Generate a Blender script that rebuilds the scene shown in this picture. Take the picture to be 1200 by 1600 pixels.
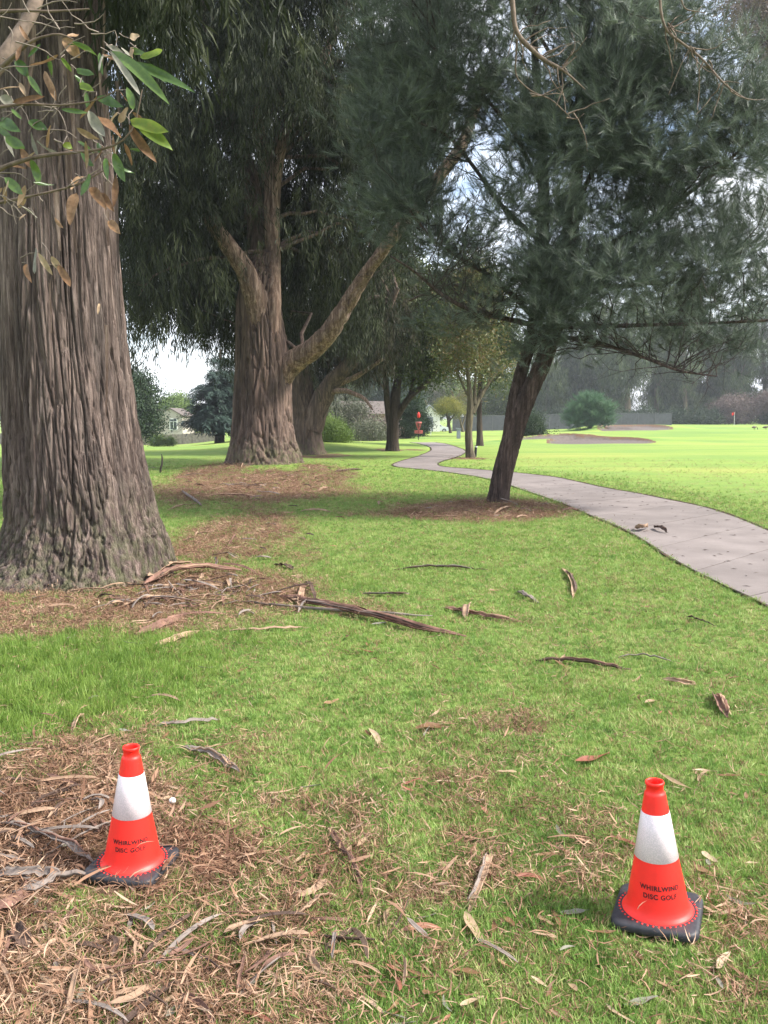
import bpy, math, random
import numpy as np
from math import radians, sin, cos, tan, atan, pi
for o in list(bpy.data.objects): bpy.data.objects.remove(o)
sc = bpy.context.scene
C = sc.collection
random.seed(7); RNG = np.random.default_rng(11)

# ------------------------------------------------------------------ camera, world, sun, exposure
FPX = 1342.0; PITCH = radians(6.29); CAMZ = 1.6
cam = bpy.data.objects.new('camera', bpy.data.cameras.new('camera')); C.objects.link(cam)
cam.location = (0, 0, CAMZ); cam.rotation_euler = (pi/2 - PITCH, 0, 0)
cam.data.sensor_fit = 'VERTICAL'; cam.data.sensor_height = 24; cam.data.lens = 24*FPX/1600
cam.data.clip_start = 0.05; cam.data.clip_end = 3000
sc.camera = cam
SUN_AZ, SUN_EL = 97.0, 46.0     # degrees clockwise from +Y, above horizon
world = bpy.data.worlds.new('World'); sc.world = world; world.use_nodes = True
wn = world.node_tree.nodes; wl = world.node_tree.links; wn.clear()
sky = wn.new('ShaderNodeTexSky'); sky.sky_type = 'NISHITA'; sky.sun_disc = False
sky.sun_elevation = radians(SUN_EL); sky.sun_rotation = radians(SUN_AZ); sky.air_density = 1.0; sky.dust_density = 1.2
tc = wn.new('ShaderNodeTexCoord'); mp = wn.new('ShaderNodeMapping'); mp.inputs['Scale'].default_value = (1.6, 1.6, 4.2)
cn = wn.new('ShaderNodeTexNoise'); cn.inputs['Scale'].default_value = 2.3; cn.inputs['Detail'].default_value = 7; cn.inputs['Roughness'].default_value = .6
cr = wn.new('ShaderNodeValToRGB'); cr.color_ramp.elements[0].position = .36; cr.color_ramp.elements[1].position = .60
cmix = wn.new('ShaderNodeMixRGB'); cmix.inputs[2].default_value = (7.6, 7.8, 8.3, 1)
bg = wn.new('ShaderNodeBackground'); bg.inputs['Strength'].default_value = 0.10
wo = wn.new('ShaderNodeOutputWorld')
wl.new(tc.outputs['Generated'], mp.inputs[0]); wl.new(mp.outputs[0], cn.inputs[0]); wl.new(cn.outputs['Fac'], cr.inputs[0])
wl.new(cr.outputs[0], cmix.inputs[0]); wl.new(sky.outputs[0], cmix.inputs[1]); wl.new(cmix.outputs[0], bg.inputs[0]); wl.new(bg.outputs[0], wo.inputs[0])
sd = bpy.data.lights.new('sun', 'SUN'); sd.energy = 3.4; sd.angle = radians(9); sd.color = (1, .95, .86)
sun = bpy.data.objects.new('sun', sd); C.objects.link(sun)
sun.rotation_euler = (radians(90 - SUN_EL), 0, radians(180 - SUN_AZ))
sc.view_settings.view_transform = 'Standard'; sc.view_settings.look = 'None'; sc.view_settings.exposure = 1.5
sc.view_settings.gamma = 1; sc.view_settings.use_curve_mapping = False
sc.cycles.use_denoising = True; sc.cycles.max_bounces = 6; sc.cycles.transparent_max_bounces = 8
sc.cycles.volume_bounces = 0; sc.cycles.diffuse_bounces = 4

# ------------------------------------------------------------------ pixel -> world
def ray(px, py):
    a = (px - 600)/FPX; b = (800 - py)/FPX
    return np.array([a, cos(PITCH) + b*sin(PITCH), -sin(PITCH) + b*cos(PITCH)])
def at(px, py, D):
    d = ray(px, py); return np.array([0, 0, CAMZ]) + d*(D/d[1])
def mpp(D): return D/cos(PITCH)/FPX*0.99     # metres per photo pixel at distance D

def sstep(a, b, x):
    t = np.clip((np.asarray(x, float) - a)/(b - a), 0, 1); return t*t*(3 - 2*t)

# ------------------------------------------------------------------ noise
_p = np.random.default_rng(3).permutation(256); _p = np.concatenate([_p, _p, _p])
_g = np.random.default_rng(4).normal(size=(256, 3)); _g /= np.linalg.norm(_g, axis=1)[:, None]
def perlin(x, y, z):
    x, y, z = np.broadcast_arrays(np.asarray(x, float), np.asarray(y, float), np.asarray(z, float))
    xi = np.floor(x).astype(int); yi = np.floor(y).astype(int); zi = np.floor(z).astype(int)
    xf = x - xi; yf = y - yi; zf = z - zi; xi &= 255; yi &= 255; zi &= 255
    u = xf**3*(xf*(xf*6 - 15) + 10); v = yf**3*(yf*(yf*6 - 15) + 10); w = zf**3*(zf*(zf*6 - 15) + 10)
    def gr(i, j, k):
        h = _p[_p[_p[(xi + i) & 255] + ((yi + j) & 255)] + ((zi + k) & 255)]
        g = _g[h]; return g[..., 0]*(xf - i) + g[..., 1]*(yf - j) + g[..., 2]*(zf - k)
    def lp(a, b, t): return a + t*(b - a)
    return 1.6*lp(lp(lp(gr(0,0,0), gr(1,0,0), u), lp(gr(0,1,0), gr(1,1,0), u), v),
                  lp(lp(gr(0,0,1), gr(1,0,1), u), lp(gr(0,1,1), gr(1,1,1), u), v), w)
def fbm(x, y, z=0., o=4):
    s = 0; a = 1; t = 0
    for i in range(o):
        s = s + a*perlin(x*2**i, y*2**i, np.asarray(z)*2**i + 7.3*i); t += a; a *= .5
    return s/t

# ------------------------------------------------------------------ terrain
PATH = [ # near/left edge, far/right edge in photo pixels, walked away from the camera
 ((1200, 943), (1430, 900)), ((1130, 913), (1290, 862)), ((1050, 872), (1200, 830)), ((1000, 840), (1150, 808)), ((952, 818), (1100, 792)), ((905, 800), (1040, 782)),
 ((854, 780), (990, 771)), ((820, 767), (936, 760.5)), ((791, 756), (873, 746.5)), ((763, 749), (830, 741.5)), ((735, 743), (790, 737)), ((700, 737.5), (755, 734.5)),
 ((660, 734), (722, 732)), ((627, 731.5), (692, 729.8)), ((612, 727.5), (683, 726.8)), ((618, 723), (683, 723)), ((636, 718), (691, 720)),
 ((655, 713), (705, 716.5)), ((668, 708), (722, 711)), ((675, 704), (728, 706)), ((674, 700), (723, 702)), ((665, 696.5), (708, 697.5)), ((655, 693.3), (695, 693.3)), ((640, 691), (680, 691))]
def flat(px, py):
    d = ray(px, py); t = -CAMZ/d[2]; return np.array([d[0]*t, d[1]*t])
PL = np.array([flat(*a) for a, b in PATH]); PR = np.array([flat(*b) for a, b in PATH])
PL = np.vstack([[PL[0][0] - .35, 2.0], [PL[0][0] - .15, 4.6], PL]); PR = np.vstack([[PL[0][0] + 1.85, 2.0], [PL[0][0] + 2.05, 5.2], PR])
def resample(A, B, step):
    M = (A + B)/2; s = np.concatenate([[0], np.cumsum(np.linalg.norm(np.diff(M, axis=0), axis=1))])
    n = int(s[-1]/step); q = np.linspace(0, s[-1], n + 1)
    f = lambda P: np.stack([np.interp(q, s, P[:, 0]), np.interp(q, s, P[:, 1])], 1)
    a, b = f(A), f(B)
    for _ in range(3):
        for P in (a, b): P[1:-1] = (P[:-2] + 2*P[1:-1] + P[2:])/4
    return a, b
QL, QR = resample(PL, PR, .4)
def in_poly(x, y, P):
    c = np.zeros(np.shape(x), bool); n = len(P)
    for i in range(n):
        x1, y1 = P[i]; x2, y2 = P[(i + 1) % n]
        if y1 == y2: continue
        m = ((y1 > y) != (y2 > y)) & (x < (x2 - x1)*(y - y1)/(y2 - y1) + x1); c ^= m
    return c
PPOLY = np.vstack([QL, QR[::-1]])
def on_path(x, y): return in_poly(x, y, PPOLY)

T1 = np.array([-3.12, 8.55]); T2 = at(412, 700, 25.4)[:2]; TP = at(780, 790, 15.2)[:2]
BUNK = []   # sand bunkers: centre, radii
def base_h(x, y):
    x = np.asarray(x, float); y = np.asarray(y, float)
    az = x/np.maximum(y, 1)
    far = sstep(45, 100, y)
    left = sstep(-.10, -.26, az)
    z = -1.35*left*sstep(38, 95, y)
    z = z - .75*sstep(95, 135, y)*sstep(.16, .09, az)*(1 - left)
    z = z + sstep(.15, .30, az)*(.30*sstep(56, 66, y) + .0*sstep(80, 120, y))
    z = z + .07*np.exp(-((x - T1[0])**2 + (y - T1[1])**2)/1.3**2) + .32*np.exp(-((x - T2[0])**2 + (y - T2[1])**2)/2.6**2)
    z = z + .10*np.exp(-((x - TP[0])**2 + (y - TP[1])**2)/.9**2)
    z = z + .35*np.exp(-((x + 4.2)**2/16 + (y - 47)**2/40))           # low rise behind the bush
    z = z + .05*fbm(x/7, y/7, .3, 2)*sstep(3, 9, y)*(1 - .0*far)
    return z
def bunk_depth(x, y):
    d = np.zeros(np.shape(x)); m = np.zeros(np.shape(x)); lip = np.zeros(np.shape(x))
    for cx, cy, rx, ry, dep, ph in BUNK:
        u = (x - cx)/rx; v = (y - cy)/ry; a = np.arctan2(v, u)
        r = np.sqrt(u*u + v*v)/(1 + .16*np.sin(2*a + ph) + .12*np.sin(3*a + 2*ph))
        k = sstep(1.0, .9, r); m = np.maximum(m, (r < .94)*1.0)
        up = sstep(-1.1, 1.0, v); d += k*(-.06 + .42*dep*up); lip += (1 - k)*dep*(.8*sstep(-.5, .8, v))*sstep(2.3, 1.05, r)
    return d + lip, m
pA = flat(905, 693); pB = flat(1000, 676)
BUNK = [(at(930, 690, 54)[0], 54, 3.0, 2.6, .42, 1.0), (at(850, 690, 56)[0], 56, 1.9, 1.1, .3, .4), (at(1000, 674, 90)[0], 92, 3.6, 6.0, .62, .4), (at(955, 674, 90)[0], 89, 1.5, 2.2, .35, .4)]
def hgt(x, y): return base_h(x, y) + bunk_depth(np.asarray(x, float), np.asarray(y, float))[0]
def grd(px, py):
    d = ray(px, py); t = 1.0; D = 1.0
    prev = 0
    for D in np.concatenate([np.arange(1.5, 30, .1), np.arange(30, 300, .5)]):
        p = d*(D/d[1]); z = CAMZ + p[2]
        if z <= hgt(p[0], D): break
    return np.array([p[0], D, float(hgt(p[0], D))])

# litter mask, with painted shadows of the path trees -------------------------------------------------------
LIT_SHADE = [(20, 1290, 270, 150, 1.0), (260, 1500, 400, 150, .62), (640, 1520, 300, 90, .26), (500, 1390, 220, 60, .42), (600, 1420, 500, 120, .14), (980, 1330, 60, 40, .2), (450, 870, 60, 40, .5), (300, 1350, 120, 60, .8), (320, 930, 190, 52, 1.1), (60, 965, 200, 30, .9), (90, 935, 260, 34, 1.0), (90, 905, 240, 40, 1.0), (370, 835, 110, 48, .85), (300, 780, 80, 16, .45), (470, 1260, 70, 25, .45), (380, 1180, 110, 40, .55),
       (560, 950, 60, 18, .5), (400, 762, 170, 24, 1.1), (330, 745, 60, 16, .9), (500, 745, 60, 10, .8), (560, 775, 90, 10, .5), (740, 800, 165, 17, 1.15), (560, 800, 90, 8, .35), (610, 704.5, 28, 2.0, 1.1), (646, 704, 22, 1.6, .9), (735, 716.5, 40, 2, .8), (492, 712, 70, 4, .9), (640, 683, 24, 3, .6), (800, 1130, 70, 22, .4), (1000, 960, 60, 20, .2), (1100, 900, 0.1, .1, 0), (1000, 770, .1, .1, 0), (1130, 860, 0.1, 0.1, 0)]  # thin entries at the path trees paint their cast shadows in litter colour
LIT_SHADE_W = []
for px, py, rx, ry, s in LIT_SHADE:
    c = flat(px, py); a = flat(px, py - min(ry, py - 665)) ; b = flat(px, py + ry)
    LIT_SHADE_W.append((c[0], c[1], max(rx*mpp(c[1]), .01), max((a[1] - b[1])/2, .01), s))
LUSH = [(90, 1060, 260, 90, 1.), (330, 1010, 150, 30, .7), (560, 900, 160, 25, .5), (900, 880, 300, 60, .4), (900, 1080, 90, 30, .5), (1050, 960, 60, 20, .3), (560, 1000, 180, 40, .3)]
LUSHW = []
for px, py, rx, ry, s in LUSH:
    c = flat(px, py); a = flat(px, py - ry); b = flat(px, py + ry); LUSHW.append((c[0], c[1], rx*mpp(c[1]), (a[1] - b[1])/2, s))
def blobs(x, y, W):
    m = np.zeros(np.shape(x))
    for cx, cy, rx, ry, s in W:
        if s: m = np.maximum(m, s*sstep(1.35, .55, np.sqrt(((x - cx)/rx)**2 + ((y - cy)/ry)**2)))
    return m
def litter(x, y):  # bark litter plus the shadows painted at the path trees
    m = blobs(x, y, LIT_SHADE_W)
    near = sstep(8, 3, y)
    n = fbm(x*1.1, y*1.1, 2., 3)*.55 + fbm(x*4.5, y*4.5, 5., 3)*.55
    n2 = fbm(x*.45, y*.45, 8., 2)
    return np.clip(m*.85 + n*(.85 + .45*near) + .3*n2 + .08*near*sstep(4.0, 2.2, y) - .12 + .08*near, 0, 1)
def lush(x, y): return np.clip(blobs(x, y, LUSHW) + .25*fbm(x*.9, y*.9, 9., 3), 0, 1)

# ------------------------------------------------------------------ object helpers
def link(o, parent=None):
    C.objects.link(o)
    if parent is not None: o.parent = parent
    return o
def empty(name, loc, rz=0): 
    o = bpy.data.objects.new(name, None); o.empty_display_size = .2; C.objects.link(o)
    o.location = tuple(float(v) for v in loc); o.rotation_euler = (0, 0, rz); return o
def tag(o, label=None, cat=None, group=None, kind=None):
    if label: o['label'] = label
    if cat: o['category'] = cat
    if group: o['group'] = group
    if kind: o['kind'] = kind
    return o
def mesh_np(name, V, F, mats=None, parent=None, smooth=True, attrs=None, midx=None):
    me = bpy.data.meshes.new(name); V = np.asarray(V, np.float32); F = np.asarray(F, np.int32)
    me.vertices.add(len(V)); me.vertices.foreach_set('co', V.ravel())
    k = F.shape[1]; me.loops.add(F.size); me.loops.foreach_set('vertex_index', F.ravel())
    me.polygons.add(len(F)); me.polygons.foreach_set('loop_start', np.arange(0, F.size, k, dtype=np.int32)); me.polygons.foreach_set('loop_total', np.full(len(F), k, np.int32))
    me.polygons.foreach_set('use_smooth', np.full(len(F), smooth))
    if mats is not None:
        for m in (mats if isinstance(mats, (list, tuple)) else [mats]): me.materials.append(m)
    if midx is not None: me.polygons.foreach_set('material_index', np.asarray(midx, np.int32))
    for n, a in (attrs or {}).items():
        t = me.attributes.new(n, 'FLOAT', 'POINT'); t.data.foreach_set('value', np.asarray(a, np.float32))
    me.update(); me.validate()
    o = bpy.data.objects.new(name, me); return link(o, parent)
def rel(o, root):    # geometry was written in world space: shift mesh so that it sits under its root
    M = root.matrix_world.inverted() if False else None
    me = o.data; n = len(me.vertices); co = np.empty(n*3, np.float32); me.vertices.foreach_get('co', co); co = co.reshape(-1, 3) - np.array(root.location, np.float32)
    me.vertices.foreach_set('co', co.ravel()); me.update(); return o
def pmesh(name, V, F, mat, root, smooth=False, **k):   # part from lists with mixed faces (local space)
    me = bpy.data.meshes.new(name); me.from_pydata([tuple(map(float, v)) for v in V], [], F); me.materials.append(mat)
    if smooth: me.polygons.foreach_set('use_smooth', [True]*len(F))
    me.update(); return link(bpy.data.objects.new(name, me), root)
class MB:
    def __init__(s): s.V = []; s.F = []
    def add(s, V, F):
        b = len(s.V); s.V += [tuple(map(float, v)) for v in V]; s.F += [tuple(i + b for i in f) for f in F]; return s
    def box(s, x0, x1, y0, y1, z0, z1, bev=0):
        s.add([(x0,y0,z0),(x1,y0,z0),(x1,y1,z0),(x0,y1,z0),(x0,y0,z1),(x1,y0,z1),(x1,y1,z1),(x0,y1,z1)],
              [(0,3,2,1),(4,5,6,7),(0,1,5,4),(1,2,6,5),(2,3,7,6),(3,0,4,7)]); return s
    def lathe(s, prof, n=24, c=(0, 0, 0)):
        V = []; F = []
        for r, z in prof:
            for i in range(n): a = 2*pi*i/n; V.append((c[0] + r*cos(a), c[1] + r*sin(a), c[2] + z))
        for j in range(len(prof) - 1):
            for i in range(n): F.append((j*n + i, j*n + (i + 1) % n, (j + 1)*n + (i + 1) % n, (j + 1)*n + i))
        return s.add(V, F)
    def tube(s, P, R, n=6, cap=True):
        P = np.asarray(P, float); R = np.broadcast_to(R, len(P)); V, F = tube_vf(P, R, n); s.add(V, F.tolist())
        if cap: b = len(s.V) - len(V); s.F.append(tuple(b + i for i in range(n))[::-1]); s.F.append(tuple(b + len(V) - n + i for i in range(n)))
        return s
    def prism(s, pts, ax, a, b):   # extrude a 2-d outline along axis ax from a to b
        n = len(pts)
        def mk(p, t): return {0: (t, p[0], p[1]), 1: (p[0], t, p[1]), 2: (p[0], p[1], t)}[ax]
        s.add([mk(p, a) for p in pts] + [mk(p, b) for p in pts], [tuple(range(n))[::-1], tuple(range(n, 2*n))] + [(i, (i + 1) % n, n + (i + 1) % n, n + i) for i in range(n)]); return s
    def build(s, name, mat, root=None, smooth=False): return pmesh(name, s.V, s.F, mat, root, smooth)
def frames(P):
    T = np.gradient(P, axis=0); T /= np.linalg.norm(T, axis=1)[:, None] + 1e-9
    N = np.zeros_like(T); n = np.cross(T[0], [.3, 1, .1]); n /= np.linalg.norm(n)
    for i in range(len(T)):
        n = n - T[i]*np.dot(n, T[i]); n /= np.linalg.norm(n) + 1e-9; N[i] = n
    return T, N, np.cross(T, N)
def tube_vf(P, R, n=6):
    T, N, B = frames(P); a = np.linspace(0, 2*pi, n, endpoint=False)
    V = P[:, None, :] + R[:, None, None]*(np.cos(a)[None, :, None]*N[:, None, :] + np.sin(a)[None, :, None]*B[:, None, :])
    i = np.arange(len(P) - 1)[:, None]*n; j = np.arange(n)[None, :]; j2 = (j + 1) % n
    F = np.stack([i + j, i + j2, i + n + j2, i + n + j], -1).reshape(-1, 4)
    return V.reshape(-1, 3), F
def spline(P, n):
    P = np.asarray(P, float); s = np.concatenate([[0], np.cumsum(np.linalg.norm(np.diff(P[:, :3], axis=0), axis=1))]); q = np.linspace(0, s[-1], n)
    Q = np.stack([np.interp(q, s, P[:, k]) for k in range(P.shape[1])], 1)
    w = max(1, n//(len(P)*3))
    for _ in range(w*2):
        Q[1:-1] = (Q[:-2] + 2*Q[1:-1] + Q[2:])/4
    return Q

# ------------------------------------------------------------------ materials
def newmat(name):
    m = bpy.data.materials.new(name); m.use_nodes = True; t = m.node_tree; b = t.nodes['Principled BSDF']; b.inputs['Specular IOR Level'].default_value = .25
    return m, t.nodes, t.links, b
def rgb(c): return (c[0], c[1], c[2], 1)
def plain(name, col, rough=.7, metal=0, spec=.25, var=.12, scale=8, bump=.0):
    m, N, L, b = newmat(name); tx = N.new('ShaderNodeTexCoord'); n = N.new('ShaderNodeTexNoise'); n.inputs['Scale'].default_value = scale; n.inputs['Detail'].default_value = 6
    r = N.new('ShaderNodeValToRGB'); r.color_ramp.elements[0].color = rgb([c*(1 - var) for c in col]); r.color_ramp.elements[1].color = rgb([min(1, c*(1 + var)) for c in col])
    r.color_ramp.elements[0].position = .3; r.color_ramp.elements[1].position = .7
    L.new(tx.outputs['Object'], n.inputs[0]); L.new(n.outputs[0], r.inputs[0]); L.new(r.outputs[0], b.inputs['Base Color'])
    b.inputs['Roughness'].default_value = rough; b.inputs['Metallic'].default_value = metal; b.inputs['Specular IOR Level'].default_value = spec
    if bump:
        bp = N.new('ShaderNodeBump'); bp.inputs['Strength'].default_value = bump; bp.inputs['Distance'].default_value = .01; L.new(n.outputs[0], bp.inputs['Height']); L.new(bp.outputs[0], b.inputs['Normal'])
    return m
def leafmat(name, cols, rough=.5, trans=.25, spec=.3, nscale=.6, pos=None):
    """random per copy + world-space drift between the colours of cols"""
    m, N, L, b = newmat(name); g = N.new('ShaderNodeNewGeometry'); n = N.new('ShaderNodeTexNoise'); n.inputs['Scale'].default_value = nscale; n.inputs['Detail'].default_value = 3
    oi = N.new('ShaderNodeObjectInfo'); ad = N.new('ShaderNodeMath'); ad.operation = 'MULTIPLY_ADD'; ad.inputs[1].default_value = .6
    sb = N.new('ShaderNodeMath'); sb.operation = 'SUBTRACT'; sb.inputs[1].default_value = .3
    ri = N.new('ShaderNodeMath'); ri.operation = 'MULTIPLY_ADD'; ri.inputs[1].default_value = .45
    r = N.new('ShaderNodeValToRGB'); e = r.color_ramp.elements
    while len(e) < len(cols): e.new(.5)
    for i, c in enumerate(cols): e[i].position = (i/(len(cols) - 1)) if pos is None else pos[i]; e[i].color = rgb(c)
    L.new(g.outputs['Position'], n.inputs[0]); L.new(oi.outputs['Random'], ad.inputs[0]); L.new(n.outputs[0], ad.inputs[2]); L.new(ad.outputs[0], sb.inputs[0])
    L.new(g.outputs['Random Per Island'], ri.inputs[0]); sb2 = N.new('ShaderNodeMath'); sb2.operation = 'SUBTRACT'; sb2.inputs[1].default_value = .22
    L.new(sb.outputs[0], sb2.inputs[0]); L.new(sb2.outputs[0], ri.inputs[2]); L.new(ri.outputs[0], r.inputs[0]); L.new(r.outputs[0], b.inputs['Base Color'])
    b.inputs['Roughness'].default_value = rough; b.inputs['Specular IOR Level'].default_value = spec
    if trans:
        tr = N.new('ShaderNodeBsdfTranslucent'); mx = N.new('ShaderNodeMixShader'); mx.inputs[0].default_value = trans
        L.new(r.outputs[0], tr.inputs[0]); L.new(b.outputs[0], mx.inputs[1]); L.new(tr.outputs[0], mx.inputs[2]); L.new(mx.outputs[0], N['Material Output'].inputs['Surface'])
    return m
def barkmat(name, cA, cB, cC, vs=1.0, mossy=None, fine=1.0):
    m, N, L, b = newmat(name); tx = N.new('ShaderNodeTexCoord')
    def noise(sx, sz, det, rg=.6):
        mp = N.new('ShaderNodeMapping'); mp.inputs['Scale'].default_value = (sx*vs, sx*vs, sz*vs); n = N.new('ShaderNodeTexNoise'); n.inputs['Scale'].default_value = 1; n.inputs['Detail'].default_value = det; n.inputs['Roughness'].default_value = rg
        L.new(tx.outputs['Object'], mp.inputs[0]); L.new(mp.outputs[0], n.inputs[0]); return n
    n1 = noise(22, 1.6, 8, .7); n2 = noise(7, .5, 5); n3 = noise(90*fine, 6*fine, 4)
    r = N.new('ShaderNodeValToRGB'); e = r.color_ramp.elements; e.new(.5); e[0].position = .33; e[2].position = .68
    e[0].color = rgb(cA); e[1].color = rgb(cB); e[2].color = rgb(cC)
    L.new(n1.outputs[0], r.inputs[0])
    mx = N.new('ShaderNodeMixRGB'); mx.blend_type = 'MULTIPLY'; mx.inputs[0].default_value = .8
    r2 = N.new('ShaderNodeValToRGB'); r2.color_ramp.elements[0].color = (.42, .37, .36, 1); r2.color_ramp.elements[1].color = (1.3, 1.12, 1.05, 1); r2.color_ramp.elements[0].position = .35; r2.color_ramp.elements[1].position = .65
    L.new(n2.outputs[0], r2.inputs[0]); L.new(r.outputs[0], mx.inputs[1]); L.new(r2.outputs[0], mx.inputs[2]); out = mx
    if mossy:
        sp = N.new('ShaderNodeSeparateXYZ'); L.new(tx.outputs['Object'], sp.inputs[0]); mr = N.new('ShaderNodeMapRange'); mr.inputs['From Min'].default_value = mossy[1]; mr.inputs['From Max'].default_value = 0; mr.inputs['To Max'].default_value = .75
        n4 = noise(14, 8, 6); ml = N.new('ShaderNodeMath'); ml.operation = 'MULTIPLY'; L.new(sp.outputs['Z'], mr.inputs['Value']); L.new(mr.outputs[0], ml.inputs[0])
        r4 = N.new('ShaderNodeValToRGB'); r4.color_ramp.elements[0].position = .42; r4.color_ramp.elements[1].position = .6; L.new(n4.outputs[0], r4.inputs[0]); L.new(r4.outputs[0], ml.inputs[1])
        m2 = N.new('ShaderNodeMixRGB'); m2.inputs[2].default_value = rgb(mossy[0]); L.new(ml.outputs[0], m2.inputs[0]); L.new(out.outputs[0], m2.inputs[1]); out = m2
    L.new(out.outputs[0], b.inputs['Base Color']); b.inputs['Roughness'].default_value = .9
    bp = N.new('ShaderNodeBump'); bp.inputs['Strength'].default_value = 1.0; bp.inputs['Distance'].default_value = .035
    ad = N.new('ShaderNodeMath'); ad.operation = 'ADD'; L.new(n1.outputs[0], ad.inputs[0]); L.new(n3.outputs[0], ad.inputs[1]); L.new(ad.outputs[0], bp.inputs['Height']); L.new(bp.outputs[0], b.inputs['Normal'])
    return m

M = {}
M['bark_big'] = barkmat('grey stringy eucalyptus bark', (.055, .044, .039), (.15, .122, .11), (.34, .29, .262), mossy=((.13, .14, .07), 1.1))
M['bark_mid'] = barkmat('brown eucalyptus bark', (.05, .037, .031), (.12, .092, .078), (.23, .18, .155), vs=.6, mossy=((.12, .13, .06), .9))
M['bark_smooth'] = barkmat('peeling cream and tan bark', (.09, .06, .05), (.24, .175, .14), (.52, .43, .37), vs=.8)
M['bark_pine'] = barkmat('dark pine bark', (.045, .034, .03), (.10, .078, .068), (.20, .16, .14), vs=1.2)
M['bark_dark'] = barkmat('dark bark', (.03, .024, .02), (.06, .048, .04), (.10, .085, .07), vs=.7)
M['bark_grey'] = barkmat('grey lichened bark', (.07, .065, .045), (.13, .12, .085), (.22, .21, .15), vs=1.)
M['twig'] = plain('grey dead twig', (.21, .17, .14), .8, var=.35, scale=20)
M['twig_br'] = plain('brown bark twig', (.15, .11, .085), .8, var=.4, scale=20)
M['twig_dark'] = plain('dark twig', (.05, .04, .033), .85, var=.3, scale=10)
M['euc'] = leafmat('eucalyptus leaves', [(.012, .018, .008), (.026, .034, .015), (.070, .082, .038)], .6, .25, .2)
M['euc_brown'] = leafmat('olive brown hanging leaves', [(.05, .045, .028), (.075, .062, .038), (.10, .10, .055)], .55, .2)
M['pine'] = leafmat('pine needles', [(.042, .060, .046), (.095, .122, .092), (.22, .26, .20)], .5, .15, .35)
M['pine_bright'] = leafmat('bright pine needles', [(.05, .12, .06), (.09, .18, .09), (.14, .24, .12)], .5, .2)
M['conifer'] = leafmat('blue green conifer foliage', [(.02, .04, .03), (.035, .06, .045), (.05, .08, .06)], .6, .1)
M['broad'] = leafmat('olive broad leaves', [(.03, .05, .015), (.055, .08, .022), (.11, .13, .03)], .5, .3)
M['broad_dark'] = leafmat('dark glossy leaves', [(.015, .033, .015), (.025, .048, .02), (.045, .07, .03)], .55, .15, .25)
M['broad_yellow'] = leafmat('yellow green leaves', [(.09, .11, .025), (.18, .19, .045), (.32, .28, .055)], .5, .35)
M['broad_thin'] = leafmat('thinning autumn leaves', [(.06, .08, .03), (.11, .13, .045), (.2, .13, .06)], .5, .3)
M['shrub'] = leafmat('light green shrub', [(.08, .13, .03), (.14, .21, .05), (.21, .28, .08)], .55, .3)
M['shrub_grey'] = leafmat('grey green shrub', [(.07, .085, .05), (.11, .12, .075), (.16, .15, .11)], .6, .2)
M['shrub_brown'] = leafmat('brown twiggy shrub', [(.09, .07, .06), (.14, .105, .095), (.2, .14, .12)], .7, .1)
M['grass'] = leafmat('grass blades', [(.06, .13, .028), (.14, .255, .05), (.245, .375, .085), (.42, .43, .18)], .55, .35, .3, 2.5, pos=(0, .4, .72, 1))
M['grass_lush'] = leafmat('long fresh grass blades', [(.11, .20, .035), (.19, .30, .055), (.30, .39, .10)], .5, .4, .3, 1.5)
M['thatch'] = leafmat('dry shredded litter', [(.06, .03, .018), (.17, .09, .055), (.31, .185, .12), (.46, .33, .23)], .8, .1, .2, 3., pos=(0, .35, .65, 1))
M['straw'] = leafmat('dry grass stalks', [(.17, .10, .05), (.30, .20, .105), (.42, .32, .19)], .8, .15, .2, 3.)

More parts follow.
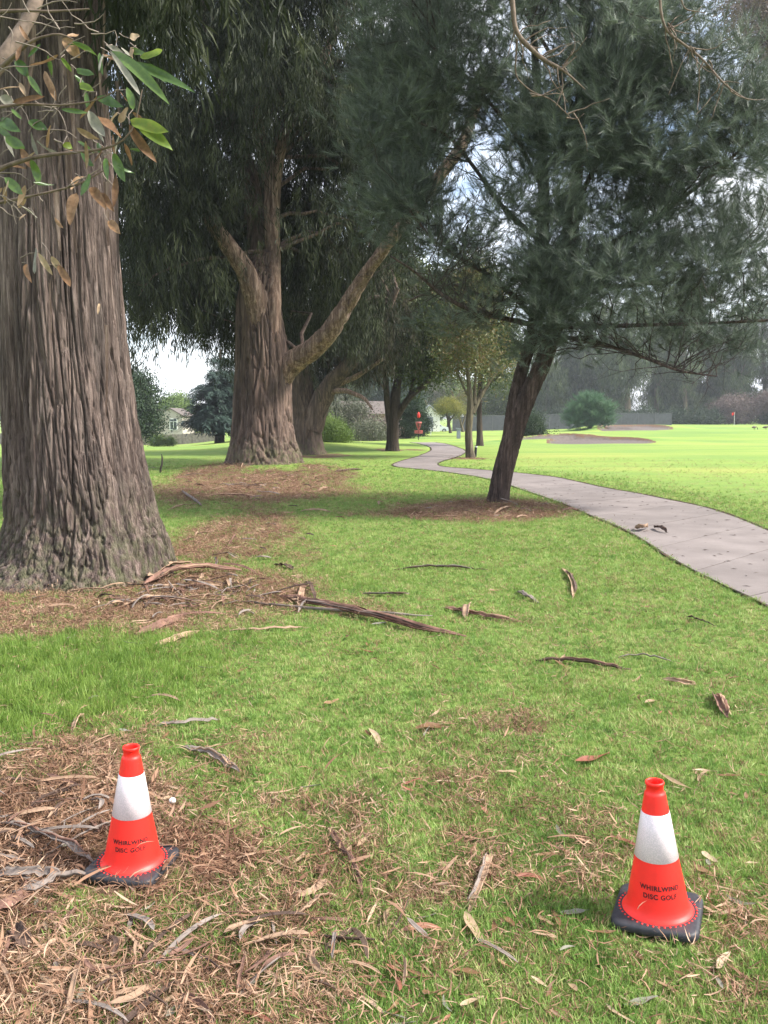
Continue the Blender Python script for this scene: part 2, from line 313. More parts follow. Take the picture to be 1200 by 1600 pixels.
# ground material ---------------------------------------------------
def ground_mat():
    m, N, L, b = newmat('lawn and litter ground'); g = N.new('ShaderNodeNewGeometry')
    def noise(s, d=4, r=.6):
        n = N.new('ShaderNodeTexNoise'); n.inputs['Scale'].default_value = s; n.inputs['Detail'].default_value = d; n.inputs['Roughness'].default_value = r; L.new(g.outputs['Position'], n.inputs[0]); return n
    def ramp(n, *st):
        r = N.new('ShaderNodeValToRGB'); e = r.color_ramp.elements
        while len(e) < len(st): e.new(.5)
        for i, (p, c) in enumerate(st): e[i].position = p; e[i].color = rgb(c)
        L.new(n.outputs[0], r.inputs[0]); return r
    def attr(n): a = N.new('ShaderNodeAttribute'); a.attribute_name = n; return a
    def mix(f, a, b_, t='MIX'):
        x = N.new('ShaderNodeMixRGB'); x.blend_type = t
        if hasattr(f, 'is_output'): L.new(f, x.inputs[0])
        else: x.inputs[0].default_value = f
        L.new(a.outputs[0], x.inputs[1]); L.new(b_.outputs[0], x.inputs[2]); return x
    soil = ramp(noise(60, 8, .75), (.3, (.045, .026, .016)), (.5, (.13, .08, .05)), (.7, (.28, .18, .12)))
    gn = ramp(noise(26, 8, .75), (.3, (.07, .12, .03)), (.5, (.15, .22, .05)), (.7, (.27, .28, .10)))
    gf = ramp(noise(1.1, 9, .72), (.32, (.11, .18, .035)), (.5, (.16, .24, .05)), (.68, (.25, .29, .08)))
    lu = attr('lush'); fr = attr('far'); li = attr('litter'); sa = attr('sand'); gw = attr('glow')
    grass = mix(fr.outputs['Fac'], gn, gf)
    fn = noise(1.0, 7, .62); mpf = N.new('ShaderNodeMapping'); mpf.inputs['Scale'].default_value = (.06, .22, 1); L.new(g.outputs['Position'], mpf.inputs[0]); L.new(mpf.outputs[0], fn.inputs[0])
    fair = ramp(fn, (.35, (.12, .22, .065)), (.5, (.20, .285, .066)), (.66, (.30, .32, .09)))  # fairway grass, colour raised to look sunlit
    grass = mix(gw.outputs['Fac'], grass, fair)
    # litter and painted tree shadow threshold broken up by fine noise
    nz = noise(14, 7, .7); ma = N.new('ShaderNodeMath'); ma.operation = 'MULTIPLY_ADD'; ma.inputs[1].default_value = 1.1; L.new(nz.outputs[0], ma.inputs[0])
    sb = N.new('ShaderNodeMath'); sb.operation = 'SUBTRACT'; sb.inputs[1].default_value = .55; L.new(li.outputs['Fac'], sb.inputs[0]); L.new(sb.outputs[0], ma.inputs[2])
    mr = N.new('ShaderNodeMapRange'); mr.inputs['From Min'].default_value = .30; mr.inputs['From Max'].default_value = .55; L.new(ma.outputs[0], mr.inputs['Value'])
    col = mix(mr.outputs[0], grass, soil)
    sand = ramp(noise(5, 6), (.3, (.10, .083, .076)), (.7, (.155, .13, .12)))
    col = mix(sa.outputs['Fac'], col, sand)
    L.new(col.outputs[0], b.inputs['Base Color']); b.inputs['Roughness'].default_value = .95; b.inputs['Specular IOR Level'].default_value = .1
    bp = N.new('ShaderNodeBump'); bp.inputs['Strength'].default_value = .8; bp.inputs['Distance'].default_value = .03; nb = noise(45, 6, .7); L.new(nb.outputs[0], bp.inputs['Height']); L.new(bp.outputs[0], b.inputs['Normal'])
    return m
M['ground'] = ground_mat()

# ------------------------------------------------------------------ ground sheet
def build_ground():
    th = np.concatenate([np.arange(-180, -36, 4.), np.arange(-36, 36, .2), np.arange(36, 180, 4.)])*pi/180
    r = np.concatenate([[.25], np.geomspace(.6, 2, 12)[:-1], np.geomspace(2, 48, 310)[:-1], np.arange(48, 61, .13), np.geomspace(61, 82, 25)[:-1], np.arange(82, 104, .3), np.geomspace(104, 200, 50)[:-1], np.geomspace(200, 1600, 25)])
    R, T = np.meshgrid(r, th, indexing='ij'); X = R*np.sin(T); Y = R*np.cos(T)
    Z = hgt(X, Y); nr, nt = X.shape; Z = np.where(R > 200, np.maximum(Z, -1.5), Z)
    near = sstep(14, 4, R); Z = Z + near*(.012*fbm(X*5, Y*5, 1., 3) + .006*perlin(X*22, Y*22, 2.))
    lm = np.clip(litter(X, Y), 0, 1); _, sm = bunk_depth(X, Y)
    for cx, cy, rx, ry, dep, ph in BUNK:
        u = (X - cx)/rx; v = (Y - cy)/ry; a = np.arctan2(v, u); q = np.sqrt(u*u + v*v)/(1 + .16*np.sin(2*a + ph) + .12*np.sin(3*a + 2*ph)); lm = np.where((q > .93 - .06*np.clip(v, 0, 1)) & (q < .99 + .05*np.clip(v, 0, 1)), 1.6, lm)
    Z = Z + near*lm*.02*np.abs(perlin(X*14, Y*14, 3.))
    op = on_path(X, Y); Z = np.where(op, Z - .10, Z)
    az = X/np.maximum(Y, .1); side = np.interp(Y, QR[:, 1], QR[:, 0])
    glow = sstep(.0, 3.5, X - side)*sstep(12, 24, R)*(Y > 0)*(.85)  # lighter grass colour stands in for full sun on the open field
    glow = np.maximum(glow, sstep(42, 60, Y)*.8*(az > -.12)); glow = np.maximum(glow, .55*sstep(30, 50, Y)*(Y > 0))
    far = np.clip(sstep(9, 22, R), 0, 1)
    i = np.arange(nr - 1)[:, None]*nt; j = np.arange(nt)[None, :]; j2 = (j + 1) % nt
    F = np.stack([i + j, i + nt + j, i + nt + j2, i + j2], -1).reshape(-1, 4)[:, ::-1]
    o = mesh_np('ground', np.stack([X, Y, Z], -1).reshape(-1, 3), F, M['ground'], attrs=dict(litter=(np.where(lm > 1.3, 1., lm*(1 - glow*.75))).ravel(), lush=lush(X, Y).ravel(), sand=sm.ravel(), far=far.ravel(), glow=glow.ravel()))
    # cap under the camera
    tag(o, 'mown park lawn with bark litter and two sand bunkers', kind='structure')
build_ground()

# ------------------------------------------------------------------ concrete path made of slabs
def conc():
    m, N, L, b = newmat('weathered concrete'); g = N.new('ShaderNodeNewGeometry'); oi = N.new('ShaderNodeObjectInfo')
    def noise(s, d=5, r=.6): n = N.new('ShaderNodeTexNoise'); n.inputs['Scale'].default_value = s; n.inputs['Detail'].default_value = d; n.inputs['Roughness'].default_value = r; L.new(g.outputs['Position'], n.inputs[0]); return n
    n1 = noise(1.3, 6); r = N.new('ShaderNodeValToRGB'); e = r.color_ramp.elements; e[0].position = .3; e[1].position = .72; e[0].color = (.155, .132, .125, 1); e[1].color = (.235, .203, .193, 1); L.new(n1.outputs[0], r.inputs[0])
    n2 = noise(240, 3); r2 = N.new('ShaderNodeValToRGB'); r2.color_ramp.elements[0].position = .3; r2.color_ramp.elements[1].position = .6; r2.color_ramp.elements[0].color = (.62, .6, .58, 1); L.new(n2.outputs[0], r2.inputs[0])
    x = N.new('ShaderNodeMixRGB'); x.blend_type = 'MULTIPLY'; x.inputs[0].default_value = .6; L.new(r.outputs[0], x.inputs[1]); L.new(r2.outputs[0], x.inputs[2])
    v = N.new('ShaderNodeMapRange'); v.inputs['To Min'].default_value = .90; v.inputs['To Max'].default_value = 1.08; L.new(oi.outputs['Random'], v.inputs['Value'])
    y = N.new('ShaderNodeVectorMath'); y.operation = 'SCALE'; L.new(x.outputs[0], y.inputs[0]); L.new(v.outputs[0], y.inputs['Scale']); L.new(y.outputs[0], b.inputs['Base Color'])
    b.inputs['Roughness'].default_value = .9; bp = N.new('ShaderNodeBump'); bp.inputs['Strength'].default_value = .3; bp.inputs['Distance'].default_value = .005; L.new(n2.outputs[0], bp.inputs['Height']); L.new(bp.outputs[0], b.inputs['Normal'])
    return m
M['conc'] = conc()
pathE = empty('path', (0, 0, 0)); tag(pathE, 'curving grey concrete path across the park', kind='structure')
n = len(QL); k = 0; per = 4
while k + per < n:
    a = QL[k:k + per + 1].copy(); b = QR[k:k + per + 1].copy()
    g = .012
    for P in (a, b):
        t = (P[-1] - P[0]); t /= np.linalg.norm(t); P[0] += t*g; P[-1] -= t*g
    V = []; F = []; m_ = 5; rows = per + 1; tilt = random.uniform(-.002, .002)
    for s in range(2):
        for i in range(rows):
            for j in range(m_):
                p = a[i] + (b[i] - a[i])*j/(m_ - 1); z = float(base_h(p[0], p[1])) + .012 + tilt
                V.append((p[0], p[1], z if s == 0 else z - .11))
    id_ = lambda i, j, s: s*rows*m_ + i*m_ + j
    for i in range(rows - 1):
        for j in range(m_ - 1): F.append((id_(i, j, 0), id_(i, j + 1, 0), id_(i + 1, j + 1, 0), id_(i + 1, j, 0)))
    for i in range(rows - 1):
        F.append((id_(i, 0, 1), id_(i, 0, 0), id_(i + 1, 0, 0), id_(i + 1, 0, 1))); F.append((id_(i, m_-1, 0), id_(i, m_-1, 1), id_(i + 1, m_-1, 1), id_(i + 1, m_-1, 0)))
    for j in range(m_ - 1):
        F.append((id_(0, j, 0), id_(0, j, 1), id_(0, j + 1, 1), id_(0, j + 1, 0))); F.append((id_(rows-1, j, 1), id_(rows-1, j, 0), id_(rows-1, j + 1, 0), id_(rows-1, j + 1, 1)))
    pmesh('slab', V, F, M['conc'], pathE); k += per

# ------------------------------------------------------------------ instancing of leaf clusters on points (foliage, grass, litter: stuff)
def scatter(name, P, rot, scl, protos, parent=None, kind='stuff'):
    P = np.asarray(P, np.float32); me = bpy.data.meshes.new(name); me.vertices.add(len(P)); me.vertices.foreach_set('co', P.ravel())
    a = me.attributes.new('rot', 'FLOAT_VECTOR', 'POINT'); a.data.foreach_set('vector', np.asarray(rot, np.float32).ravel())
    a = me.attributes.new('scl', 'FLOAT', 'POINT'); a.data.foreach_set('value', np.asarray(scl, np.float32).ravel())
    a = me.attributes.new('idx', 'INT', 'POINT'); a.data.foreach_set('value', RNG.integers(0, len(protos), len(P)).astype(np.int32))
    o = bpy.data.objects.new(name, me); link(o, parent)
    key = 'scatter ' + '|'.join(p.name for p in protos); ng = bpy.data.node_groups.get(key[:60])
    if ng is None:
        ng = bpy.data.node_groups.new(key[:60], 'GeometryNodeTree')
        ng.interface.new_socket('Geometry', in_out='INPUT', socket_type='NodeSocketGeometry'); ng.interface.new_socket('Geometry', in_out='OUTPUT', socket_type='NodeSocketGeometry')
        N = ng.nodes; L = ng.links; gi = N.new('NodeGroupInput'); go = N.new('NodeGroupOutput'); ip = N.new('GeometryNodeInstanceOnPoints'); ip.inputs['Pick Instance'].default_value = True
        jn = N.new('GeometryNodeJoinGeometry')
        for p in reversed(protos):
            oi = N.new('GeometryNodeObjectInfo'); oi.inputs['Object'].default_value = p; oi.inputs['As Instance'].default_value = True; L.new(oi.outputs['Geometry'], jn.inputs[0])
        def na(t, nm): x = N.new('GeometryNodeInputNamedAttribute'); x.data_type = t; x.inputs[0].default_value = nm; return x.outputs[0]
        L.new(gi.outputs[0], ip.inputs['Points']); L.new(jn.outputs[0], ip.inputs['Instance']); L.new(na('FLOAT_VECTOR', 'rot'), ip.inputs['Rotation']); L.new(na('FLOAT', 'scl'), ip.inputs['Scale']); L.new(na('INT', 'idx'), ip.inputs['Instance Index']); L.new(ip.outputs[0], go.inputs[0])
    o.modifiers.new('scatter', 'NODES').node_group = ng
    if kind: o['kind'] = kind
    return o
def proto(name, V, F, mat):
    me = bpy.data.meshes.new(name); me.from_pydata([tuple(map(float, v)) for v in V], [], F); me.materials.append(mat); me.update()
    return bpy.data.objects.new(name, me)
def leaf_vf(base, d, side, L, W, curve=.15, seg=3):
    """pointed blade from base along d; side = width direction"""
    d = d/np.linalg.norm(d); side = side - d*np.dot(side, d); side /= np.linalg.norm(side) + 1e-9; nrm = np.cross(d, side); V = []; F = []
    for i in range(seg + 1):
        t = i/seg; c = base + d*L*t + (side*curve*.7 + nrm*curve)*L*t*t; w = W*.5*(sin(pi*min(.97, t*.86 + .13)))
        if i == seg: V.append(c)
        else: V += [c - side*w, c + side*w]
    for i in range(seg - 1): F.append((2*i, 2*i + 1, 2*i + 3, 2*i + 2))
    F.append((2*seg - 2, 2*seg - 1, 2*seg)); return V, F
def cluster(name, mat, fn, n, seed):
    R = np.random.default_rng(seed); b = MB()
    for i in range(n):
        base, d, side, L, W, c, sg = fn(R, i, n); b.add(*leaf_vf(np.array(base, float), np.array(d, float), np.array(side, float), L, W, c, sg))
    return proto(name, b.V, b.F, mat)
def f_euc(R, i, n):
    t = i/n; a = R.uniform(0, 2*pi); s = np.array([.16*t*cos(2.), .16*t, -.62*t*t - .05*t]) + R.normal(0, .035, 3)
    return s, (R.normal(0, .28), R.normal(0, .28), -1), (cos(a), sin(a), 0), R.uniform(.11, .19), R.uniform(.014, .022), R.uniform(-.2, .2), 2
def f_pine(R, i, n):
    t = R.uniform(0, 1); a = R.uniform(0, 2*pi); e = R.uniform(.35, 1.05) if t < .9 else R.uniform(0, .5)
    return (0, 0, .13*t - .03), (cos(a)*sin(e), sin(a)*sin(e), cos(e)), (-sin(a), cos(a), 0), R.uniform(.09, .14), .0095, R.uniform(-.1, .1), 1
def f_broad(R, i, n):
    p = R.normal(0, .16, 3); a = R.uniform(0, 2*pi)
    return p, (cos(a), sin(a), R.uniform(-.9, .35)), (-sin(a), cos(a), R.uniform(-.5, .5)), R.uniform(.06, .1), R.uniform(.03, .045), R.uniform(-.2, .2), 2
def f_conif(R, i, n):
    t = i/n; a = R.uniform(-.9, .9); return (R.normal(0, .03), .5*t, -.12*t*t + R.normal(0, .02)), (sin(a), cos(a), R.uniform(-.4, .1)), (cos(a), -sin(a), R.uniform(-.3, .3)), R.uniform(.1, .2), .035, .05, 2
def f_grass(R, i, n):
    a = R.uniform(0, 2*pi); r = abs(R.normal(0, .02)); e = R.uniform(.3, 1.25); b = R.uniform(0, 2*pi)
    return (r*cos(a), r*sin(a), -.004), (cos(b)*sin(e), sin(b)*sin(e), cos(e)), (-sin(b), cos(b), 0), R.uniform(.018, .042), R.uniform(.0022, .0036), R.uniform(-.25, .25), 2
def f_tall(R, i, n):
    a = R.uniform(0, 2*pi); r = abs(R.normal(0, .03)); e = R.uniform(.05, .65); b = R.uniform(0, 2*pi)
    return (r*cos(a), r*sin(a), -.004), (cos(b)*sin(e), sin(b)*sin(e), cos(e)), (-sin(b), cos(b), 0), R.uniform(.05, .11), R.uniform(.0028, .0045), R.uniform(.1, .5), 3
def f_thatch(R, i, n):
    a = R.uniform(0, 2*pi); return (R.normal(0, .045), R.normal(0, .045), R.uniform(0, .018)), (cos(a), sin(a), R.uniform(-.15, .45)), (-sin(a), cos(a), R.uniform(-.6, .6)), R.uniform(.012, .045), R.uniform(.0012, .004), R.uniform(-.7, .7), 3
def f_chip(R, i, n):
    a = R.uniform(0, 2*pi); return (R.normal(0, .07), R.normal(0, .07), R.uniform(.004, .022)), (cos(a), sin(a), R.uniform(-.1, .25)), (-sin(a), cos(a), R.uniform(-.4, .4)), R.uniform(.05, .14), R.uniform(.005, .014), R.uniform(-.2, .2), 3
def fam(name, mat, fn, n, k=3): return [cluster(f'{name} {i}', mat, fn, n, 50 + i) for i in range(k)]
P_EUC = fam('eucalyptus spray', M['euc'], f_euc, 26); P_EUB = fam('brown spray', M['euc_brown'], f_euc, 26, 2)
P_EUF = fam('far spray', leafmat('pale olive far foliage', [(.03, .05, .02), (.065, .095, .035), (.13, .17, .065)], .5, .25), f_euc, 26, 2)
P_PINE = fam('pine brush', M['pine'], f_pine, 44); P_PINEB = fam('bright pine brush', M['pine_bright'], f_pine, 60, 2)
P_CON = fam('conifer spray', M['conifer'], f_conif, 26, 2); P_BR = fam('broad clump', M['broad'], f_broad, 34); P_BRD = fam('dark clump', M['broad_dark'], f_broad, 34, 2)
P_BRY = fam('yellow clump', M['broad_yellow'], f_broad, 30, 2); P_THIN = fam('thin clump', M['broad_thin'], f_broad, 16, 2); P_SH = fam('shrub clump', M['shrub'], f_broad, 34, 2)
P_SHG = fam('grey shrub clump', M['shrub_grey'], f_broad, 30, 2); P_SHB = fam('brown shrub clump', M['shrub_brown'], f_broad, 20, 2)
P_GR = fam('grass tuft', M['grass'], f_grass, 18, 4); P_TALL = fam('tall tuft', M['grass_lush'], f_tall, 16, 3); P_LUSH = fam('fresh tuft', M['grass_lush'], f_grass, 18, 3)
P_TH = fam('thatch', M['thatch'], f_thatch, 16, 4); P_CHIP = fam('chips', M['thatch'], f_chip, 5, 4); P_ST = fam('straw', M['straw'], f_grass, 10, 3)

# ------------------------------------------------------------------ grass and litter on the near ground
def view_pts(n, d0, d1, pw, half=52):
    n = int(n*1.5)
    u = RNG.uniform(0, 1, n); e = 2 - pw
    D = (d0**e + u*(d1**e - d0**e))**(1/e) if abs(e) > 1e-3 else d0*(d1/d0)**u
    t = RNG.uniform(-half, half, n)*pi/180; return D*np.sin(t), D*np.cos(t)
TRUNKS = [(T1[0], T1[1], .95), (T2[0], T2[1], 1.1), (TP[0], TP[1], .26)]
def clear(x, y):
    ok = ~on_path(x + RNG.normal(0, .03, np.shape(x)), y)
    for cx, cy, r in TRUNKS + [(*grd(208, 1374)[:2], .20), (*grd(1027, 1452)[:2], .165)]: ok &= ((x - cx)**2 + (y - cy)**2) > r*r
    return ok
def tufts(name, label, n, d0, d1, pw, protos, prob, s0, s1, tilt=.25, dz=0., grow=0.):
    x, y = view_pts(n, d0, d1, pw); k = clear(x, y) & (RNG.uniform(0, 1, len(x)) < prob(x, y)); x, y = x[k], y[k]
    z = hgt(x, y) + sstep(14, 4, np.hypot(x, y))*(.012*fbm(x*5, y*5, 1., 3)) + dz
    m = len(x); rot = np.stack([RNG.normal(0, tilt, m), RNG.normal(0, tilt, m), RNG.uniform(0, 6.28, m)], 1); s = RNG.uniform(s0, s1, m)*(1 + grow*np.maximum(0, np.hypot(x, y) - 5)/5)
    o = scatter(name, np.stack([x, y, z], 1), rot, s, protos); return tag(o, label, None if 'litter' in name else None, kind='stuff')
cl = lambda v: np.clip(v, 0, 1)
FD = lambda x, y: sstep(34, 16, y)*(1 - sstep(.3, 2.5, x - np.interp(y, QR[:, 1], QR[:, 0]))*sstep(7, 13, y)*.97)
tufts('grass', 'short green grass over the near lawn', 150000, 1.2, 34, 1.45, P_GR, lambda x, y: cl(1.12 - 1.5*cl(litter(x, y) - .22))*FD(x, y), .7, 1.25, grow=.16)
tufts('fresh_grass', 'bright fresh grass in the greener patches', 60000, 1.8, 34, 1.3, P_LUSH, lambda x, y: cl(lush(x, y)*1.3)*cl(1.1 - 2*litter(x, y))*FD(x, y), .9, 1.5, grow=.15)
tufts('long_grass', 'long bright grass left of the cones', 26000, 2.5, 14, 1.2, P_TALL, lambda x, y: cl((lush(x, y) + .3*fbm(x*2.2, y*2.2, 3., 2) - .4)*2)*cl(1.1 - 2.2*litter(x, y))*(x < 0), .6, 1.25)
tufts('dry_grass', 'dry straw coloured grass stalks mixed into the lawn', 70000, 1.2, 24, 1.35, P_ST, lambda x, y: cl(.35 + .8*litter(x, y))*FD(x, y), .7, 1.4, grow=.12)
tufts('bark_litter', 'fine shredded brown bark litter', 170000, 1.2, 34, 1.35, P_TH, lambda x, y: cl(1.7*litter(x, y) - .14) + .05, .7, 1.5, tilt=.3, grow=.14)
tufts('bark_chip_litter', 'narrow bark chips and leaf shreds in the litter', 17000, 1.2, 30, 1.3, P_CHIP, lambda x, y: cl(1.5*litter(x, y) - .45), .6, 1.3, tilt=.15, grow=.1)

# ------------------------------------------------------------------ trees
def pts3(L):   # [(px, py, D, width_px)] -> world centre + radius
    return np.array([[*at(a, b, D), w*.5*mpp(D)] for a, b, D, w in L])
def bark_trunk(name, root, L, nseg, nring, amp, kx, kz, mat, buttress=None, seed=0, fine=.25, var=False):
    P = spline(pts3(L) if not isinstance(L, np.ndarray) else L, nring); P[:, :3] -= np.array(root.location); R = P[:, 3]
    T, N, B = frames(P[:, :3]); a = np.linspace(0, 2*pi, nseg, endpoint=False); ca, sa = np.cos(a)[None], np.sin(a)[None]
    zl = np.cumsum(np.concatenate([[0], np.linalg.norm(np.diff(P[:, :3], axis=0), axis=1)]))[:, None]
    Rr = R[:, None]*np.ones_like(ca)
    if buttress:
        nb, bh, ba = buttress; fl = np.exp(-zl/bh); Rr = Rr*(1 + ba*fl*(np.sin(nb*a + seed)[None] + .5*np.sin((nb + 3)*a + 2)[None]))
    x = ca*Rr; y = sa*Rr; rm = R.mean(); wx = (.12 if var else .25)*perlin(x*2, y*2, zl*.7 + seed)
    kz0 = kz; hn_ = zl/zl.max(); zc = zl*(1.1 - .4*sstep(0, .75, hn_)) if var else zl; am = (1.1 - .75*sstep(.12, .6, hn_)) if var else 1.0
    pl = am*(.55 + .9*np.clip(.5 + perlin(x*1.6, y*1.6, zl*.5 + 40), 0, 1))
    f1 = np.abs(perlin((x + wx*.3)*kx, (y + wx*.2)*kx, zc*kz + seed)); f2 = np.abs(perlin(x*kx*2.3, y*kx*2.3, zc*kz*2.6 + 9 + seed)); f3 = np.abs(perlin(x*kx*1.1, y*kx*1.1, zl*kz*5.5 + 19 + seed))
    d = -amp*pl*np.exp(-(f1/.09)**2) - amp*.6*pl*np.exp(-(f2/.13)**2) - amp*.22*pl*np.exp(-(f3/.05)**2)*sstep(.6, .1, hn_) + amp*1.1*perlin(x*1.8, y*1.8, zl*.4 + 3) + (amp*.55*np.round(perlin(x*5, y*5, zl*.35 + 60)*3)/3 if var else 0) + amp*fine*perlin(x*kx*5, y*kx*5, zl*kz*5)
    Rr = Rr + d
    V = P[:, None, :3] + Rr[..., None]*(ca[..., None]*N[:, None, :] + sa[..., None]*B[:, None, :])
    i = np.arange(nring - 1)[:, None]*nseg; j = np.arange(nseg)[None, :]; j2 = (j + 1) % nseg
    F = np.stack([i + j, i + j2, i + nseg + j2, i + nseg + j], -1).reshape(-1, 4)
    return mesh_np(name, V.reshape(-1, 3), F, mat, root)
def limb(name, root, L, mat, n=10, seg=24, amp=0, kx=10, kz=1.5, cut=False):
    if amp: return bark_trunk(name, root, L, n, seg*2, amp, kx, kz, mat)
    P = spline(pts3(L) if not isinstance(L, np.ndarray) else L, seg); P[:, :3] -= np.array(root.location)
    k = np.array([perlin(i*.6, P[0, 0], P[0, 1]) for i in range(seg)]); P[:, 3] *= 1 + .15*k
    V, F = tube_vf(P[:, :3], P[:, 3], n); return mesh_np(name, V, F, mat, root)
def ells(L): return [(at(a, b, D), np.array([rx*mpp(D), rd, ry*mpp(D)])) for a, b, D, rx, ry, rd in L]
def clumps(E, K, shell=.35):
    vol = np.array([np.prod(e[1])**.7 for e in E]); idx = RNG.choice(len(E), K, p=vol/vol.sum()); out = []
    for i in idx:
        c, r = E[i]; v = RNG.normal(size=3); v /= np.linalg.norm(v); out.append(c + v*r*RNG.uniform(shell, 1)**.6)
    return np.array(out)
def crown(name, root, Cn, per, rad, protos, s0, s1, mode, flat_=.6):
    K = len(Cn); n = K*per; c = np.repeat(Cn, per, axis=0); off = RNG.normal(size=(n, 3))*np.array([1, 1, flat_])*rad*.5*RNG.uniform(.6, 1.3, K).repeat(per)[:, None]
    P = c + off; s = RNG.uniform(s0, s1, n)
    if mode == 'hang': rot = np.stack([RNG.normal(0, .2, n), RNG.normal(0, .2, n), RNG.uniform(0, 6.28, n)], 1)
    elif mode == 'out':   # brushes point out of their clump and upward
        d = off/(np.linalg.norm(off, axis=1)[:, None] + 1e-6) + np.array([0, 0, .75]) + RNG.normal(0, .25, (n, 3)); az = np.arctan2(d[:, 1], d[:, 0]); el = np.arctan2(np.hypot(d[:, 0], d[:, 1]), d[:, 2])
        rot = np.stack([np.zeros(n), el, az], 1)
    else: rot = RNG.uniform(0, 6.28, (n, 3))
    if mode == 'tier':
        az = np.arctan2(c[:, 1] - root.location[1], c[:, 0] - root.location[0]) - pi/2 + RNG.normal(0, .5, n); rot = np.stack([RNG.normal(-.15, .15, n), RNG.normal(0, .2, n), az], 1)
    return scatter(name, P - np.array(root.location), rot, s, protos, root)
def twigs(name, root, skel, Cn, mat, r0=.03, r1=.006, n=5, sag=.15, extra=3, low=.4):
    """curved boughs from the skeleton out to clumps, with side twigs; one mesh, too many to count"""
    b = MB(); S = np.array(skel)
    for c in Cn:
        d = S - c; d2 = (d**2).sum(1) + np.maximum(0, d[:, 2] + low)*6
        i = int(RNG.choice(np.argsort(d2)[:6])); a = S[i]; v = c - a; L = np.linalg.norm(v); 
        if L < .15: continue
        t = np.linspace(0, 1, 8)[:, None]; P = a + v*t + np.array([0, 0, 1])*(sag*L*np.sin(pi*t)) + np.cumsum(RNG.normal(0, .035*L, (8, 3)), 0)*np.sin(pi*t)
        b.tube(P - np.array(root.location), np.linspace(r0*min(1.5, .4 + L/3), r1, 8), n, cap=False)
        for k in range(extra):
            q = P[RNG.integers(3, 8)]; w = RNG.normal(size=3)*.35 + v/L*.3; PP = q + w*np.linspace(0, 1, 4)[:, None] + RNG.normal(0, .04, (4, 3)); PP[0] = q
            b.tube(PP - np.array(root.location), np.linspace(r1*1.3, r1*.4, 4), 3, cap=False)
    o = b.build(name, mat, root, True); o['kind'] = 'stuff'; return o
def tree(name, label, cat, base, group=None):
    r = empty(name, base); tag(r, label, cat, group); return r
def skel_of(*LL, n=14):
    out = []
    for L in LL: out += list(spline(pts3(L) if not isinstance(L, np.ndarray) else L, n)[n//4:, :3])
    return out

# --- the big eucalyptus at the left
t1 = tree('eucalyptus_tree', 'huge thick grey furrowed eucalyptus trunk with flared mossy base, nearest tree on the left', 'tree', (T1[0], T1[1], float(base_h(*T1)) - .05))
L1 = [(128, 985, 8.55, 400), (128, 950, 8.55, 370), (130, 905, 8.55, 326), (133, 865, 8.55, 272), (128, 810, 8.55, 232), (119, 740, 8.55, 214), (111, 650, 8.55, 197), (103, 550, 8.55, 184), (96, 450, 8.55, 177), (88, 300, 8.6, 168), (82, 150, 8.7, 160), (76, 0, 8.8, 152), (70, -300, 9, 155), (66, -560, 9.2, 140)]
bark_trunk('trunk', t1, L1, 680, 700, .036, 11, .5, M['bark_big'], buttress=(5, .5, .10), seed=1, var=True)
# loose hanging bark strips against the trunk
strips = []
for k in range(26):
    py = random.uniform(-30, 520); w = 182 + py*.03; px = 95 + random.uniform(-.47, .50)*w*1.0; off = math.sqrt(max(0, 1 - ((px - 95)/(w/2))**2))
    p = at(px, py, 8.6 - off*.55); Ls = random.uniform(.35, 1.1); b = MB(); V = []; ww = random.uniform(.012, .035); cv = random.uniform(-.08, .08)
    for i in range(7):
        t = i/6; c = p + np.array([cv*t*t, -.02 - .05*t*t, -Ls*t]) - np.array(t1.location); V += [c - np.array([ww*(1 - .6*t), .004, 0]), c + np.array([ww*(1 - .6*t), -.008, 0])]
    b.add(V, [(2*i, 2*i + 1, 2*i + 3, 2*i + 2) for i in range(6)]); strips.append(b.build('bark_strip', M['bark_smooth'] if k % 3 else M['bark_big'], t1, True))
C1 = clumps(ells([(60, -420, 8.5, 330, 170, 3.2), (-260, -300, 8.5, 240, 190, 3), (250, -150, 8.0, 110, 90, .9), (330, -480, 9, 240, 150, 3.)]), 130)  # mostly unseen crown above the frame, added to cast shade
crown('crown', t1, C1, 26, .75, P_EUC, .9, 1.5, 'hang')
twigs('boughs', t1, skel_of(L1[-5:]), C1[::2], M['bark_smooth'], .05, .01, low=0)
limb('limb', t1, [(120, -60, 8.7, 70), (230, -230, 8.6, 50), (380, -420, 8.8, 30)], M['bark_smooth'], 16)
limb('limb', t1, [(40, 60, 8.6, 60), (-60, -60, 8.4, 60), (-220, -260, 8.4, 40)], M['bark_smooth'], 16)
# small hanging sprays seen at the top of the frame
C1b = np.array([at(random.uniform(205, 250), random.uniform(-45, 5), random.uniform(7.4, 8.2)) for i in range(9)])
crown('hanging_spray', t1, C1b, 4, .25, P_EUC, .55, .8, 'hang')

